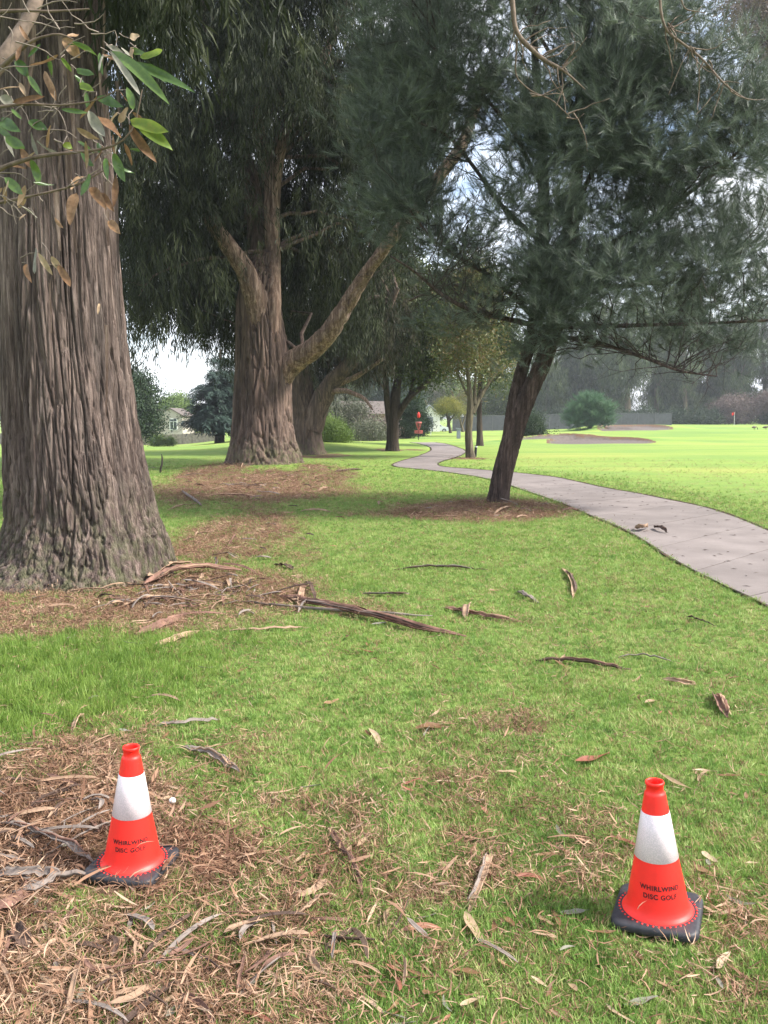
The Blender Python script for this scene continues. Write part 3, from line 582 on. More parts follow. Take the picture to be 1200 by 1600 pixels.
# epicormic branch with broad leaves in front of the trunk
for nm, LL in [('branch', [(-60, 300, 5.2, 16), (0, 262, 5.1, 13), (60, 243, 5.0, 10), (140, 236, 4.95, 7), (185, 230, 4.9, 5), (210, 207, 4.9, 4), (222, 140, 4.9, 3)]),
               ('branch', [(-60, 330, 5.3, 12), (10, 314, 5.2, 8), (60, 304, 5.1, 6), (120, 290, 5.1, 5), (170, 262, 5.1, 3)]),
               ('branch', [(-50, 150, 5.2, 16), (10, 98, 5.1, 12), (50, 62, 5.0, 8), (95, 50, 5.0, 4), (115, 62, 5.0, 3)]),
               ('branch', [(-40, 140, 5.7, 34), (0, 100, 5.7, 30), (40, 40, 5.8, 26), (75, -40, 5.9, 22), (110, -140, 6.1, 18)]),
               ('branch', [(-30, 170, 5.0, 8), (40, 162, 5.0, 6), (95, 165, 5.0, 5), (150, 158, 4.9, 4), (185, 140, 4.9, 2.5)]),
               ('branch', [(-30, 20, 5.3, 10), (30, 16, 5.3, 8), (80, 18, 5.3, 6), (140, 14, 5.3, 4)])]:
    limb(nm, t1, [(a, b_, c_, w_*(.6 if w_ < 20 else .8)) for a, b_, c_, w_ in LL], M['twig_br'], 8, 20)
tw = MB()
for k in range(46):
    a = np.array([random.uniform(-20, 175), random.uniform(0, 330)]); D = random.uniform(4.9, 5.3); an = random.uniform(-1.1, 1.1) + (pi if random.random() < .2 else 0); Lp = random.uniform(25, 95); P = []
    for i in range(6): P.append(at(a[0], a[1], D)); a = a + np.array([cos(an), sin(an)])*Lp/5; an += random.uniform(-.5, .5)
    tw.tube(np.array(P) - np.array(t1.location), np.linspace(.0045, .0015, 6), 4, cap=False)
o = tw.build('twigs', M['twig'], t1, True); o['kind'] = 'stuff'
def leafm(name, cols, **k): return leafmat(name, cols, nscale=45, **k)
M['lf_green'] = leafm('broad green leaf', [(.035, .08, .02), (.07, .13, .03), (.12, .19, .04)], rough=.3, spec=.5, trans=.35)
M['lf_lime'] = leafm('lime leaf', [(.10, .18, .03), (.18, .25, .04), (.28, .27, .05)], rough=.4, trans=.5)
M['lf_brown'] = leafm('dry brown leaf', [(.10, .05, .025), (.20, .11, .055), (.36, .23, .13)], rough=.5, trans=.25)
M['lf_tan'] = leafm('tan leaf', [(.24, .16, .09), (.34, .24, .15), (.48, .37, .26)], rough=.6, trans=.2)
M['lf_red'] = leafm('red brown leaf', [(.20, .07, .045), (.30, .12, .08), (.36, .18, .12)], rough=.5, trans=.2)
M['lf_grey'] = leafm('silver grey leaf', [(.13, .13, .10), (.21, .20, .16), (.32, .30, .24)], rough=.6, trans=.2)
def leaf_mesh(L, W, curl, sick, twist, seed=0, seg=9):
    """sickle-shaped leaf along +x with midrib fold, curl and wavy edge"""
    R = random.Random(seed); V = []; F = []
    for i in range(seg + 1):
        t = i/seg; w = W*.5*(sin(pi*min(1, t*.93 + .04))**.75)*(1 - .25*t) if 0 < i < seg else W*.03
        y0 = sick*L*(t*t - t); z0 = curl*L*4*t*(1 - t)*.5*-1 + curl*L*.35; tw_ = twist*(t - .5); x = L*(t - .5)
        for s in (-1, 0, 1):
            wob = .08*W*sin(t*9 + s*2 + seed); dy = s*w; dz = abs(s)*w*.45 + wob*abs(s)
            V.append((x, y0 + dy*cos(tw_) - dz*sin(tw_), z0 + dy*sin(tw_) + dz*cos(tw_)))
    for i in range(seg):
        for k in range(2): a = i*3 + k; F.append((a, a + 1, a + 4, a + 3))
    return V, F
LEAVES = [  # base px, tip px, width px, colour, D
 (172, 75, 262, 158, 24, 'lf_green', 4.8), (175, 85, 222, 155, 13, 'lf_grey', 4.75), (190, 95, 305, 145, 20, 'lf_green', 4.85), (165, 70, 200, 90, 12, 'lf_grey', 4.9), (205, 78, 228, 86, 14, 'lf_green', 4.9), (222, 92, 256, 80, 18, 'lf_lime', 4.85),
 (203, 188, 262, 205, 28, 'lf_lime', 4.8), (215, 195, 270, 235, 24, 'lf_lime', 4.85), (202, 195, 245, 255, 20, 'lf_brown', 4.9), (140, 175, 165, 215, 22, 'lf_grey', 4.85), (186, 192, 200, 168, 15, 'lf_tan', 4.8), (178, 240, 196, 285, 20, 'lf_green', 4.85),
 (124, 132, 146, 142, 17, 'lf_lime', 4.8), (98, 226, 114, 232, 15, 'lf_lime', 4.85), (128, 240, 148, 262, 12, 'lf_green', 4.9), (165, 245, 168, 280, 12, 'lf_green', 4.9), (44, 118, 66, 150, 12, 'lf_green', 5.0), (24, 95, 45, 120, 22, 'lf_green', 5.1), (20, 160, 70, 150, 14, 'lf_brown', 5.),
 (0, 185, 30, 205, 24, 'lf_green', 5.), (10, 215, 40, 235, 22, 'lf_green', 5.), (45, 190, 75, 205, 20, 'lf_green', 5.1), (50, 250, 62, 290, 18, 'lf_green', 5.), (10, 280, 38, 305, 20, 'lf_green', 5.), (95, 90, 112, 112, 9, 'lf_lime', 4.9), (120, 110, 148, 118, 16, 'lf_green', 4.9),
 (118, 300, 108, 350, 24, 'lf_brown', 4.95), (140, 290, 165, 325, 20, 'lf_brown', 4.9), (158, 300, 178, 330, 16, 'lf_brown', 4.9), (170, 345, 188, 365, 18, 'lf_brown', 4.9), (182, 275, 178, 325, 14, 'lf_brown', 4.95), (60, 395, 82, 430, 12, 'lf_tan', 5.0), (80, 400, 96, 425, 14, 'lf_tan', 5.0), (40, 410, 48, 440, 12, 'lf_brown', 5.0), (92, 415, 112, 450, 16, 'lf_brown', 5.0),
 (203, 60, 218, 56, 16, 'lf_tan', 4.85), (30, 130, 40, 150, 10, 'lf_tan', 5.), (98, 60, 125, 90, 26, 'lf_brown', 5.1), (150, 150, 190, 165, 22, 'lf_green', 4.95), (200, 140, 210, 175, 16, 'lf_green', 4.95), (0, 150, 24, 165, 20, 'lf_grey', 5.), (230, 100, 260, 130, 16, 'lf_green', 5.)]
for k, (x0, y0, x1, y1, w, mt, D) in enumerate(LEAVES):
    A = at(x0, y0, D + random.uniform(-.03, .03)); B = at(x1, y1, D + random.uniform(-.12, .06)); L = np.linalg.norm(B - A); V, F = leaf_mesh(L, w*mpp(D)*.82, random.uniform(-.2, .25), random.uniform(-.15, .15), random.uniform(-.8, .8), k)
    X = (B - A)/L; yv = np.cross(np.array([0, -1, .2]), X); yv /= np.linalg.norm(yv); zv = np.cross(X, yv); mid = (A + B)/2 - np.array(t1.location)
    pmesh('leaf', [mid + X*v[0] + yv*v[1] + zv*v[2] for v in V], F, M[mt], t1, True)

for k in range(70):
    x0 = random.uniform(-10, 215); y0 = random.gauss(200, 110) if k % 2 else random.uniform(40, 340)
    if x0 > 170 and not 60 < y0 < 300: continue
    D = random.uniform(4.8, 5.3); an = random.gauss(1.3, .8); Lp = random.uniform(14, 50); A = at(x0, y0, D); B = at(x0 + cos(an)*Lp, y0 + sin(an)*Lp, D + random.uniform(-.1, .1)); L = np.linalg.norm(B - A); V, F = leaf_mesh(L, L*random.uniform(.14, .34), random.uniform(-.1, .2), random.uniform(-.3, .3), random.uniform(-1.2, 1.2), k + 60)
    X = (B - A)/L; yv = np.cross(RNG.normal(size=3)*[.4, 1, .5] + [0, -1, .2], X); yv /= np.linalg.norm(yv); zv = np.cross(X, yv); mid = (A + B)/2 - np.array(t1.location)
    pmesh('leaf', [mid + X*v[0] + yv*v[1] + zv*v[2] for v in V], F, M[random.choice(['lf_green', 'lf_green', 'lf_brown', 'lf_brown', 'lf_grey', 'lf_tan'])], t1, True)
st = MB()
for x0, y0, x1, y1, w, mt, D in LEAVES:
    bx = x0 + random.uniform(-30, 10); by = y0 + random.uniform(-25, 8); A = at(bx, by, D + .08); B = at(x0, y0, D); Mx = (A + B)/2 + RNG.normal(0, .012, 3); st.tube(np.array([A, Mx, B]) - np.array(t1.location), [.003, .0022, .0015], 4, cap=False)
o = st.build('leaf_stalks', M['twig'], t1, True); o['kind'] = 'stuff'

# --- the second eucalyptus with a broken stub and a long right limb
t2 = tree('eucalyptus_tree', 'massive eucalyptus with snapped stub, long pale limb reaching right and bark heaped round its foot', 'tree', (T2[0], T2[1], float(base_h(*T2)) - .1))
D2 = 25.4
L2 = [(412, 760, D2, 158), (412, 742, D2, 142), (412, 722, D2, 118), (411, 690, D2, 99), (411, 640, D2, 88), (412, 580, D2, 84), (407, 520, D2, 74), (404, 470, D2, 66), (406, 430, D2, 56), (415, 395, D2, 30)]
bark_trunk('trunk', t2, L2, 240, 260, .07, 3.6, .5, M['bark_mid'], buttress=(6, .8, .13), seed=5)
limb('broken_stub', t2, [(404, 510, D2 - .3, 34), (400, 465, D2 - .5, 38), (382, 420, D2 - .8, 31), (355, 382, D2 - 1.1, 26), (325, 340, D2 - 1.4, 22), (320, 332, D2 - 1.45, 12)], M['bark_smooth'], 24, 26, amp=.02, kx=9)
La = [(425, 540, D2 - .2, 30), (428, 470, D2 - .3, 24), (427, 400, D2, 22), (424, 320, D2 + .3, 24), (430, 250, D2 + .3, 26), (448, 195, D2 + .3, 20), (475, 150, D2 + .5, 14), (520, 60, D2 + 1, 12), (560, -60, D2 + 1.4, 12)]
limb('limb', t2, La, M['bark_smooth'], 24, 30, amp=.02, kx=9)
Lb = [(402, 660, D2 + .35, 22), (415, 625, D2 + .2, 36), (432, 592, D2 + .1, 48), (456, 566, D2 - .15, 38), (490, 545, D2 - .6, 30), (518, 515, D2 - 1.1, 27), (546, 470, D2 - 1.4, 25), (578, 418, D2 - 1.8, 22), (610, 375, D2 - 2.2, 20), (660, 310, D2 - 2.6, 16), (720, 230, D2 - 3., 18), (760, 120, D2 - 3.2, 12)]
limb('limb', t2, Lb, M['bark_smooth'], 28, 60, amp=.045, kx=6)
Lc = [(408, 440, D2 + .3, 34), (400, 330, D2 + .8, 30), (370, 200, D2 + 1.2, 26), (330, 60, D2 + 1.5, 22), (300, -120, D2 + 2, 16)]
limb('limb', t2, Lc, M['bark_mid'], 18, 26)
Ld = [(424, 300, D2 + .4, 20), (400, 180, D2 + .5, 18), (405, 60, D2 + .5, 16), (440, -150, D2 + 1, 12)]
limb('limb', t2, Ld, M['bark_smooth'], 16, 24)
Le = [(372, 200, D2 + 1.2, 14), (310, 190, D2 + .5, 11), (240, 230, D2 - .5, 8), (210, 300, D2 - 1, 5)]
limb('limb', t2, Le, M['bark_mid'], 10, 20)
E2 = ells([(430, -190, 26, 300, 210, 4.5), (300, 70, 25, 150, 150, 3.5), (540, 60, 26, 190, 150, 4), (250, 270, 24, 100, 120, 2.6), (430, 230, 30.5, 230, 190, 2.6), (330, 360, 28, 140, 110, 2.4), (520, 330, 28.5, 120, 130, 2.2), (270, 430, 27, 90, 75, 2.2), (490, 470, 31, 90, 70, 2), (212, 440, 24, 36, 75, 1.5), (345, 470, 27.5, 50, 60, 1.5), (610, 200, 26, 80, 140, 2)])
C2 = clumps(E2, 560)
crown('crown', t2, C2, 30, 1.05, P_EUC, 1.0, 1.8, 'hang', .8)
twigs('boughs', t2, skel_of(La, Lb, Lc, Ld, Le), C2[::8], M['bark_mid'], .045, .012, low=0)
C2f = clumps(ells([(370, 180, 22.5, 40, 60, .8), (490, 330, 23.5, 25, 60, .6), (365, 260, 23, 25, 40, .6), (480, 110, 22.5, 110, 90, 1.), (300, 420, 22.8, 60, 50, .8), (455, 590, 23.5, 12, 22, .3)]), 34)
crown('crown', t2, C2f, 16, .8, P_EUC, .9, 1.6, 'hang', .8)

# --- third eucalyptus, behind
b3 = grd(480, 709); t3 = tree('eucalyptus_tree', 'forked brown eucalyptus leaning right, half hidden behind the massive second trunk', 'tree', b3)
D3 = b3[1]
L3 = [(478, 716, D3, 72), (478, 700, D3, 58), (476, 675, D3, 52), (474, 645, D3, 50), (470, 610, D3, 38), (464, 560, D3, 30), (460, 480, D3, 24), (470, 380, D3, 16)]
bark_trunk('trunk', t3, L3, 90, 120, .06, 3, .5, M['bark_mid'], buttress=(5, .7, .1), seed=8)
L3b = [(486, 670, D3 - .2, 36), (497, 635, D3 - .3, 34), (515, 600, D3 - .5, 28), (545, 570, D3 - 1, 20), (590, 520, D3 - 1.5, 14), (620, 450, D3 - 1.8, 10)]
limb('limb', t3, L3b, M['bark_mid'], 16, 24)
L3c = [(505, 612, D3 - .4, 12), (540, 610, D3 - 1, 8), (570, 622, D3 - 1.6, 6), (582, 640, D3 - 2, 3)]
limb('limb', t3, L3c, M['bark_smooth'], 8, 20)
L3d = [(520, 602, D3 - .5, 12), (555, 590, D3 - .8, 8), (600, 560, D3 - 1.2, 5)]; limb('limb', t3, L3d, M['bark_smooth'], 8, 20)
C3 = clumps(ells([(500, 430, D3 + 1, 150, 110, 3.5), (570, 500, D3, 60, 70, 2.5), (470, 540, D3 + 2, 90, 55, 2.5), (530, 540, D3 + 1, 60, 35, 2)]), 170)
crown('crown', t3, C3[:100], 26, 1.3, P_EUC, 1.1, 1.9, 'hang', .8); crown('crown', t3, C3[100:], 22, 1.2, P_EUB, 1.1, 1.9, 'hang', .8)
twigs('boughs', t3, skel_of(L3, L3b), C3[::3], M['bark_mid'], .05, .012, low=0)

# --- the leaning pine
tp = tree('pine_tree', 'leaning dark pine with twin stems and wide needle crown beside the path', 'tree', (TP[0], TP[1], float(base_h(*TP)) - .05))
DP = 15.2
LP = [(777, 806, DP, 50), (777, 795, DP, 42), (779, 775, DP, 34), (785, 740, DP, 33), (797, 695, DP, 33), (811, 650, DP, 31), (826, 615, DP, 28), (845, 575, DP, 26), (860, 535, DP, 25), (874, 480, DP, 27), (888, 400, DP, 25), (900, 290, DP, 21), (908, 150, DP, 17), (914, -20, DP, 13), (918, -180, DP, 8)]
bark_trunk('trunk', tp, LP, 150, 420, .014, 15, 3.2, M['bark_pine'], buttress=(5, .14, .08), seed=2, fine=.6)
LQ = [(796, 690, DP, 24), (800, 655, DP + .05, 24), (806, 615, DP + .12, 22), (816, 575, DP + .2, 21), (826, 545, DP + .28, 20), (838, 500, DP + .35, 24), (846, 420, DP + .4, 21), (850, 300, DP + .5, 17), (840, 150, DP + .6, 13), (830, 0, DP + .8, 9)]
bark_trunk('limb', tp, LQ, 100, 260, .012, 15, 3.2, M['bark_pine'], seed=4, fine=.6)
BL = [[(866, 515, DP, 9), (800, 500, DP - .2, 8), (740, 488, DP - .5, 7), (690, 462, DP - .8, 6), (650, 425, DP - 1.2, 4), (610, 400, DP - 1.5, 3)],
      [(872, 510, DP, 9), (930, 510, DP - .2, 8), (1000, 508, DP - .4, 6), (1090, 506, DP - .7, 5), (1210, 500, DP - 1, 4)],
      [(864, 525, DP, 8), (920, 532, DP - .4, 6), (990, 552, DP - .8, 5), (1060, 580, DP - 1.1, 4), (1120, 588, DP - 1.3, 2)],
      [(838, 500, DP + .3, 8), (780, 440, DP, 7), (730, 410, DP - .2, 6), (680, 380, DP - .3, 5), (640, 330, DP - .4, 3)],
      [(888, 400, DP, 9), (960, 380, DP - .3, 8), (1040, 330, DP - .6, 7), (1130, 260, DP - 1, 5), (1200, 190, DP - 1.2, 3)],
      [(848, 380, DP + .4, 8), (790, 330, DP + .2, 7), (740, 260, DP, 6), (700, 210, DP - .2, 4), (650, 190, DP - .3, 3)],
      [(895, 330, DP, 8), (940, 240, DP - .3, 7), (1000, 160, DP - .5, 6), (1060, 80, DP - .8, 4)],
      [(850, 300, DP + .5, 7), (800, 200, DP + .1, 6), (730, 120, DP - .2, 5), (660, 60, DP - .6, 3)],
      [(905, 200, DP, 7), (870, 100, DP - .4, 6), (820, 20, DP - .8, 4)], [(908, 150, DP, 7), (960, 60, DP + .2, 6), (1010, -40, DP + .4, 4)],
      [(884, 430, DP, 8), (950, 450, DP + .5, 7), (1040, 440, DP + 1, 6), (1150, 420, DP + 1.4, 4)], [(842, 470, DP + .3, 7), (770, 470, DP + 1, 6), (700, 440, DP + 1.6, 4), (640, 470, DP + 2, 3)]]
for L in BL: limb('limb', tp, L, M['bark_pine'], 8, 26)
EP = ells([(840, -120, 15.5, 300, 170, 3.3), (700, 60, 15, 150, 130, 2.3), (900, 110, 14.6, 190, 130, 2.4), (1050, 180, 15, 130, 95, 2.2), (1130, 300, 15, 110, 130, 2.4), (960, 300, 15, 130, 110, 2), (840, 270, 14.1, 75, 90, .9), (870, 400, 14.2, 70, 80, .8), (885, 160, 14, 80, 90, 1), (1000, 60, 14.6, 110, 90, 1.6), (620, 210, 15.5, 80, 130, 1.8), (1080, 440, 15, 150, 60, 2), (900, 440, 14.6, 90, 50, 1.6), (870, 470, 14.2, 60, 35, 1), (630, 340, 15.5, 60, 60, 1.4), (1180, 230, 14, 50, 90, 1.3)])
CP = clumps(EP, 760, .25)
crown('crown', tp, CP, 30, .50, P_PINE, 1.1, 1.75, 'out', .7)
EPt = ells([(740, 400, 15, 90, 90, 1.6), (1000, 520, 14.6, 200, 26, 1.4), (730, 500, 14.6, 90, 22, 1.), (850, 540, 14.6, 60, 30, .8), (1130, 540, 15, 90, 25, 1.3)])
CPt = clumps(EPt, 120, .1); crown('crown', tp, CPt, 13, .5, P_PINE, .9, 1.4, 'out', .5)
skp = skel_of(*BL, LP[8:], LQ[4:], n=22)
twigs('boughs', tp, skp, np.vstack([CP[::3], CPt]), M['twig_dark'], .013, .004, sag=.05, extra=3)
# bare dead twigs among the gaps of the pine
bt = MB()
for k in range(150):
    q = np.array(skp[random.randrange(len(skp))]); v = np.array([random.uniform(-1, 1), random.uniform(-.6, .4), random.uniform(-.45, .6)])*random.uniform(.5, 1.4); t = np.linspace(0, 1, 6)[:, None]
    P = q + v*t + RNG.normal(0, .05, (6, 3))*t; bt.tube(P - np.array(tp.location), np.linspace(.009, .002, 6), 4, cap=False)
    for j in range(3):
        w = P[2 + j]; u = v*.35 + RNG.normal(0, .14, 3); bt.tube(np.array([w, w + u*.5 + RNG.normal(0, .02, 3), w + u]) - np.array(tp.location), [.004, .003, .001], 3, cap=False)
o = bt.build('dead_twigs', M['twig_dark'], tp, True); o['kind'] = 'stuff'
# pale bare branches hanging in from above, near the camera
for L in [[(798, -60, 9, 13), (801, 10, 9, 12), (806, 50, 9, 11), (822, 70, 9, 11), (850, 94, 9, 10), (876, 106, 9, 7), (900, 128, 9, 4), (916, 141, 9, 2)],
          [(1030, -60, 9, 7), (1032, 20, 9, 6), (1040, 50, 9, 6), (1075, 75, 9, 6), (1105, 100, 9, 5), (1130, 132, 9, 4), (1172, 156, 9, 2)],
          [(806, 60, 9, 5), (806, 120, 9.1, 3), (830, 145, 9.1, 3), (862, 158, 9.1, 3), (890, 183, 9.1, 2)], [(878, 105, 9, 4), (888, 100, 9, 3), (902, 90, 9, 2)], [(880, 112, 9, 3), (878, 140, 9, 3), (870, 165, 9, 2)],
          [(1075, 75, 9, 3), (1065, 100, 9, 2), (1050, 130, 9, 2), (1045, 150, 9, 1)], [(1050, -40, 9.2, 4), (1070, 15, 9.2, 3), (1102, 18, 9.2, 2)]]:
    limb('bare_branch', tp, [(a + random.uniform(-2, 2), b_ + random.uniform(-3, 3), c_, w_*.62) for a, b_, c_, w_ in L], M['twig_br'], 8, 24)

nt = MB()
for k in range(40):
    x0, y0 = random.choice([(806, 50), (822, 70), (850, 94), (876, 106), (1075, 75), (1105, 100), (1130, 132), (1040, 40), (890, 180), (830, 145)]); a = np.array([x0 + random.uniform(-6, 6), y0 + random.uniform(-6, 6)]); an = random.uniform(-1.2, 2.2); Lp = random.uniform(20, 80); P = []
    for i in range(6): P.append(at(a[0], a[1], 9 + i*random.uniform(-.04, .04))); a = a + np.array([cos(an), sin(an)])*Lp/5; an += random.uniform(-.5, .5)
    nt.tube(np.array(P) - np.array(tp.location), np.linspace(.008, .002, 6), 4, cap=False)
o = nt.build('side_twigs', M['twig_br'], tp, True); o['kind'] = 'stuff'

# --- smaller trees along the path
def simple_tree(name, label, cat, bpx, bpy_, D, stems, E, nc, per, rad, protos, s0, s1, mode, bark, group=None, flat_=.7, ex=2, r0=.04, tw_step=2, root_D=None):
    b = at(bpx, bpy_, D) if D else grd(bpx, bpy_); D = b[1]; z = float(hgt(b[0], b[1])); r = tree(name, label, cat, (b[0], b[1], z), group); dz = z - b[2]
    S = []
    for i, L in enumerate(stems):
        P = pts3([(a, c, D + d, w) for a, c, d, w in L]); P[:, 2] += dz if i == 0 and False else 0
        if i == 0: P[0, 2] = z - .25
        limb('trunk' if i == 0 else 'limb', r, P, bark, 12 if i == 0 else 8, 22); S.append(P)
    k_ = rad*.55/mpp(D); Cn = clumps(ells([(a, c, D + d, max(.35*x, x - k_), max(.35*y, y - k_*.7), max(.4*rd, rd - rad*.4)) for a, c, d, x, y, rd in E]), nc)
    crown('crown', r, Cn, per, rad, protos, s0, s1, mode, flat_)
    twigs('boughs', r, skel_of(*S), Cn[::tw_step], bark, r0, .008, n=4, extra=ex, low=0)
    return r
simple_tree('broadleaf_tree', 'dark round-crowned tree forking low, left of the path bend', 'tree', 613, 705, None,
    [[(613, 710, 0, 26), (613, 700, 0, 19), (614, 675, 0, 19), (613, 650, 0, 21), (616, 630, 0, 18), (622, 590, 0, 12), (636, 520, 0, 9), (642, 450, 0, 5)],
     [(613, 682, 0, 8), (608, 655, 0, 12), (604, 620, -.2, 10), (602, 580, -.3, 8), (600, 520, -.5, 6), (590, 460, -.5, 3)], [(614, 668, 0, 10), (622, 646, 0, 12), (640, 620, -.5, 9), (665, 600, -.8, 8), (685, 575, -1, 5), (710, 555, -1, 3)],
     [(606, 612, 0, 5), (590, 595, -.6, 4), (565, 575, -1, 3), (545, 545, -1.4, 2)], [(640, 618, 0, 6), (650, 580, .5, 5), (668, 530, .6, 3)]],
    [(640, 500, 0, 75, 70, 3.2), (600, 450, 0, 55, 60, 2.6), (680, 540, 0, 40, 45, 1.8), (655, 570, 0, 40, 20, 1.5), (690, 480, 0, 40, 50, 2)], 190, 26, 1.3, P_BR, 1.4, 2.2, 'any', M['bark_dark'])
simple_tree('broadleaf_tree', 'slender grey lichened twin-stemmed tree beside the short black post', 'tree', 735, 715, None,
    [[(736, 722, 0, 18), (735, 712, 0, 13), (732, 690, 0, 12), (731, 665, 0, 11), (736, 645, 0, 13), (735, 630, 0, 9), (733, 600, 0, 7), (728, 560, 0, 5), (724, 500, 0, 3), (726, 440, 0, 2)],
     [(738, 645, 0, 9), (746, 628, .1, 8), (755, 612, .2, 6), (768, 592, .4, 4), (790, 570, .5, 2)], [(742, 632, 0, 6), (742, 600, .2, 5), (745, 560, .2, 4), (750, 500, .3, 2)], [(732, 620, 0, 4), (722, 600, 0, 3), (712, 575, 0, 2)]],
    [(735, 520, 0, 45, 80, 1.8), (770, 570, 0, 30, 25, 1.2), (715, 575, 0, 18, 25, 1.), (740, 430, 0, 40, 50, 1.8)], 62, 12, .9, P_THIN, 1.1, 1.8, 'any', M['bark_grey'], ex=5)
simple_tree('broadleaf_tree', 'straight slim tree just behind the twin-stemmed one on the path inside', 'tree', 750, 697, None,
    [[(750, 702, 0, 14), (750, 694, 0, 10), (749, 665, 0, 9), (749, 620, 0, 8), (752, 570, 0, 7), (756, 500, 0, 4), (760, 440, 0, 2)], [(752, 620, 0, 5), (765, 600, 0, 4), (785, 585, 0, 2)]],
    [(765, 540, 0, 40, 50, 2.5), (745, 480, 0, 40, 60, 2.5), (790, 590, 0, 25, 16, 1.3)], 85, 17, 1.3, P_BR, 1.3, 2.1, 'any', M['bark_dark'], ex=5)

# --- far trees and shrubs
simple_tree('conifer_tree', 'dark blue-green cedar with layered boughs in front of the left fence', 'tree', 343, 694, 72, [[(343, 698, 0, 16), (343, 660, 0, 12), (344, 600, 0, 8), (344, 545, 0, 3)]],
    [(347, 655, 0, 40, 12, 3), (346, 636, 0, 36, 15, 2.6), (345, 610, 0, 28, 18, 2), (345, 585, 0, 20, 16, 1.4), (344, 563, 0, 12, 12, .8), (368, 650, 0, 26, 22, 2)], 190, 16, 1.3, P_CON, 2.2, 3.4, 'tier', M['bark_dark'], ex=0, flat_=.3)
simple_tree('broadleaf_tree', 'dense dark rounded tree right beside the nearest trunk edge', 'tree', 215, 694, 66, [[(215, 698, 0, 12), (216, 650, 0, 9), (218, 600, 0, 5)]],
    [(196, 636, 0, 24, 44, 2.4), (213, 654, 0, 12, 24, 1.6), (206, 606, 0, 18, 22, 1.5)], 120, 22, 1.4, P_BRD, 1.9, 2.8, 'any', M['bark_dark'], ex=0)
simple_tree('shrub', 'low green shrub against the left fence below the house window', 'shrub', 262, 697, 75, [[(262, 700, 0, 3), (262, 692, 0, 2)]], [(246, 689, 0, 9, 5, .8), (264, 690, 0, 7, 3, .7)], 20, 14, .5, P_SH, .9, 1.4, 'any', M['bark_dark'], ex=0)
simple_tree('broadleaf_tree', 'small pale green tree poking up behind the gabled house', 'tree', 278, 680, 135, [[(278, 684, 0, 4), (278, 640, 0, 3)]], [(276, 636, 0, 16, 11, 2.5), (262, 645, 0, 14, 8, 2)], 40, 16, 1.6, P_SH, 3, 4.5, 'any', M['bark_dark'], ex=0)
simple_tree('shrub', 'bright green fluffy bush on the rise between the eucalyptus and forked tree', 'shrub', 515, 693, 46, [[(515, 696, 0, 5), (515, 680, 0, 3)]], [(515, 675, 0, 24, 17, .9), (500, 680, 0, 14, 12, .7), (530, 682, 0, 12, 9, .6)], 70, 26, .5, P_SH, .8, 1.3, 'any', M['bark_dark'], ex=0)
for k, (x, y, D, rx, ry, P, lb) in enumerate([(490, 660, 62, 40, 34, P_SHG, 'loose grey-green shrub behind the bright green bush'), (545, 655, 66, 34, 30, P_SHG, 'tall grey scrub in front of the pinkish house wall'), (590, 672, 64, 22, 17, P_SHB, 'dry brown shrub left of the forked dark tree'), (575, 682, 60, 18, 10, P_SHG, 'lowest grey shrub below the pinkish wall')]):
    simple_tree('shrub', lb, 'shrub', x, 688, D, [[(x, 692, 0, 4), (x, y, 0, 2)]], [(x, y, 0, rx, ry, 1.4)], 45, 16, 1.0, P, 1.2, 2., 'any', M['bark_grey'], ex=4)
simple_tree('camellia_bush', 'dark glossy camellia bush beside the red disc basket', 'shrub', 640, 684, 66, [[(640, 688, 0, 5), (640, 665, 0, 3)]], [(634, 655, 0, 22, 26, 1.3), (645, 640, 0, 14, 18, 1), (630, 672, 0, 18, 10, 1)], 90, 22, .7, P_BRD, 1., 1.6, 'any', M['bark_dark'], ex=0)
simple_tree('shrub', 'round dark green bush right behind the red disc basket', 'shrub', 664, 681, 74, [[(662, 684, 0, 4), (662, 670, 0, 3)]], [(651, 662, 0, 8, 14, .9)], 45, 20, .8, P_BRD, 1.3, 1.8, 'any', M['bark_dark'], ex=0)
simple_tree('broadleaf_tree', 'yellow-leaved small tree in front of the grey fence', 'tree', 703, 682, 88, [[(704, 686, 0, 6), (703, 670, 0, 4), (700, 655, 0, 4), (694, 635, 0, 3)], [(701, 660, 0, 3), (712, 645, 0, 2)]], [(700, 634, 0, 20, 12, 1.8), (689, 642, 0, 10, 6, 1), (716, 643, 0, 11, 7, 1)], 46, 11, .7, P_BRY, .9, 1.5, 'any', M['bark_dark'], ex=4)
simple_tree('broadleaf_tree', 'small dark tree leaning over the white car', 'tree', 684, 680, 118, [[(679, 684, 0, 7), (677, 665, 0, 5), (672, 645, 0, 4), (664, 625, 0, 3)]], [(682, 645, 0, 9, 7, 1.4)], 22, 14, .9, P_BRD, 1.8, 2.4, 'any', M['bark_grey'], ex=3)
simple_tree('broadleaf_tree', 'bare grey branching tree left of the lichened twin stems', 'tree', 722, 682, 96, [[(724, 686, 0, 6), (722, 668, 0, 4), (715, 640, 0, 3), (705, 610, 0, 2)], [(722, 665, 0, 3), (732, 635, 0, 2), (740, 600, 0, 1.5)]], [(724, 630, 0, 28, 26, 2.5)], 34, 6, .9, P_THIN, 1.2, 1.8, 'any', M['bark_grey'], ex=7, r0=.05, tw_step=1)
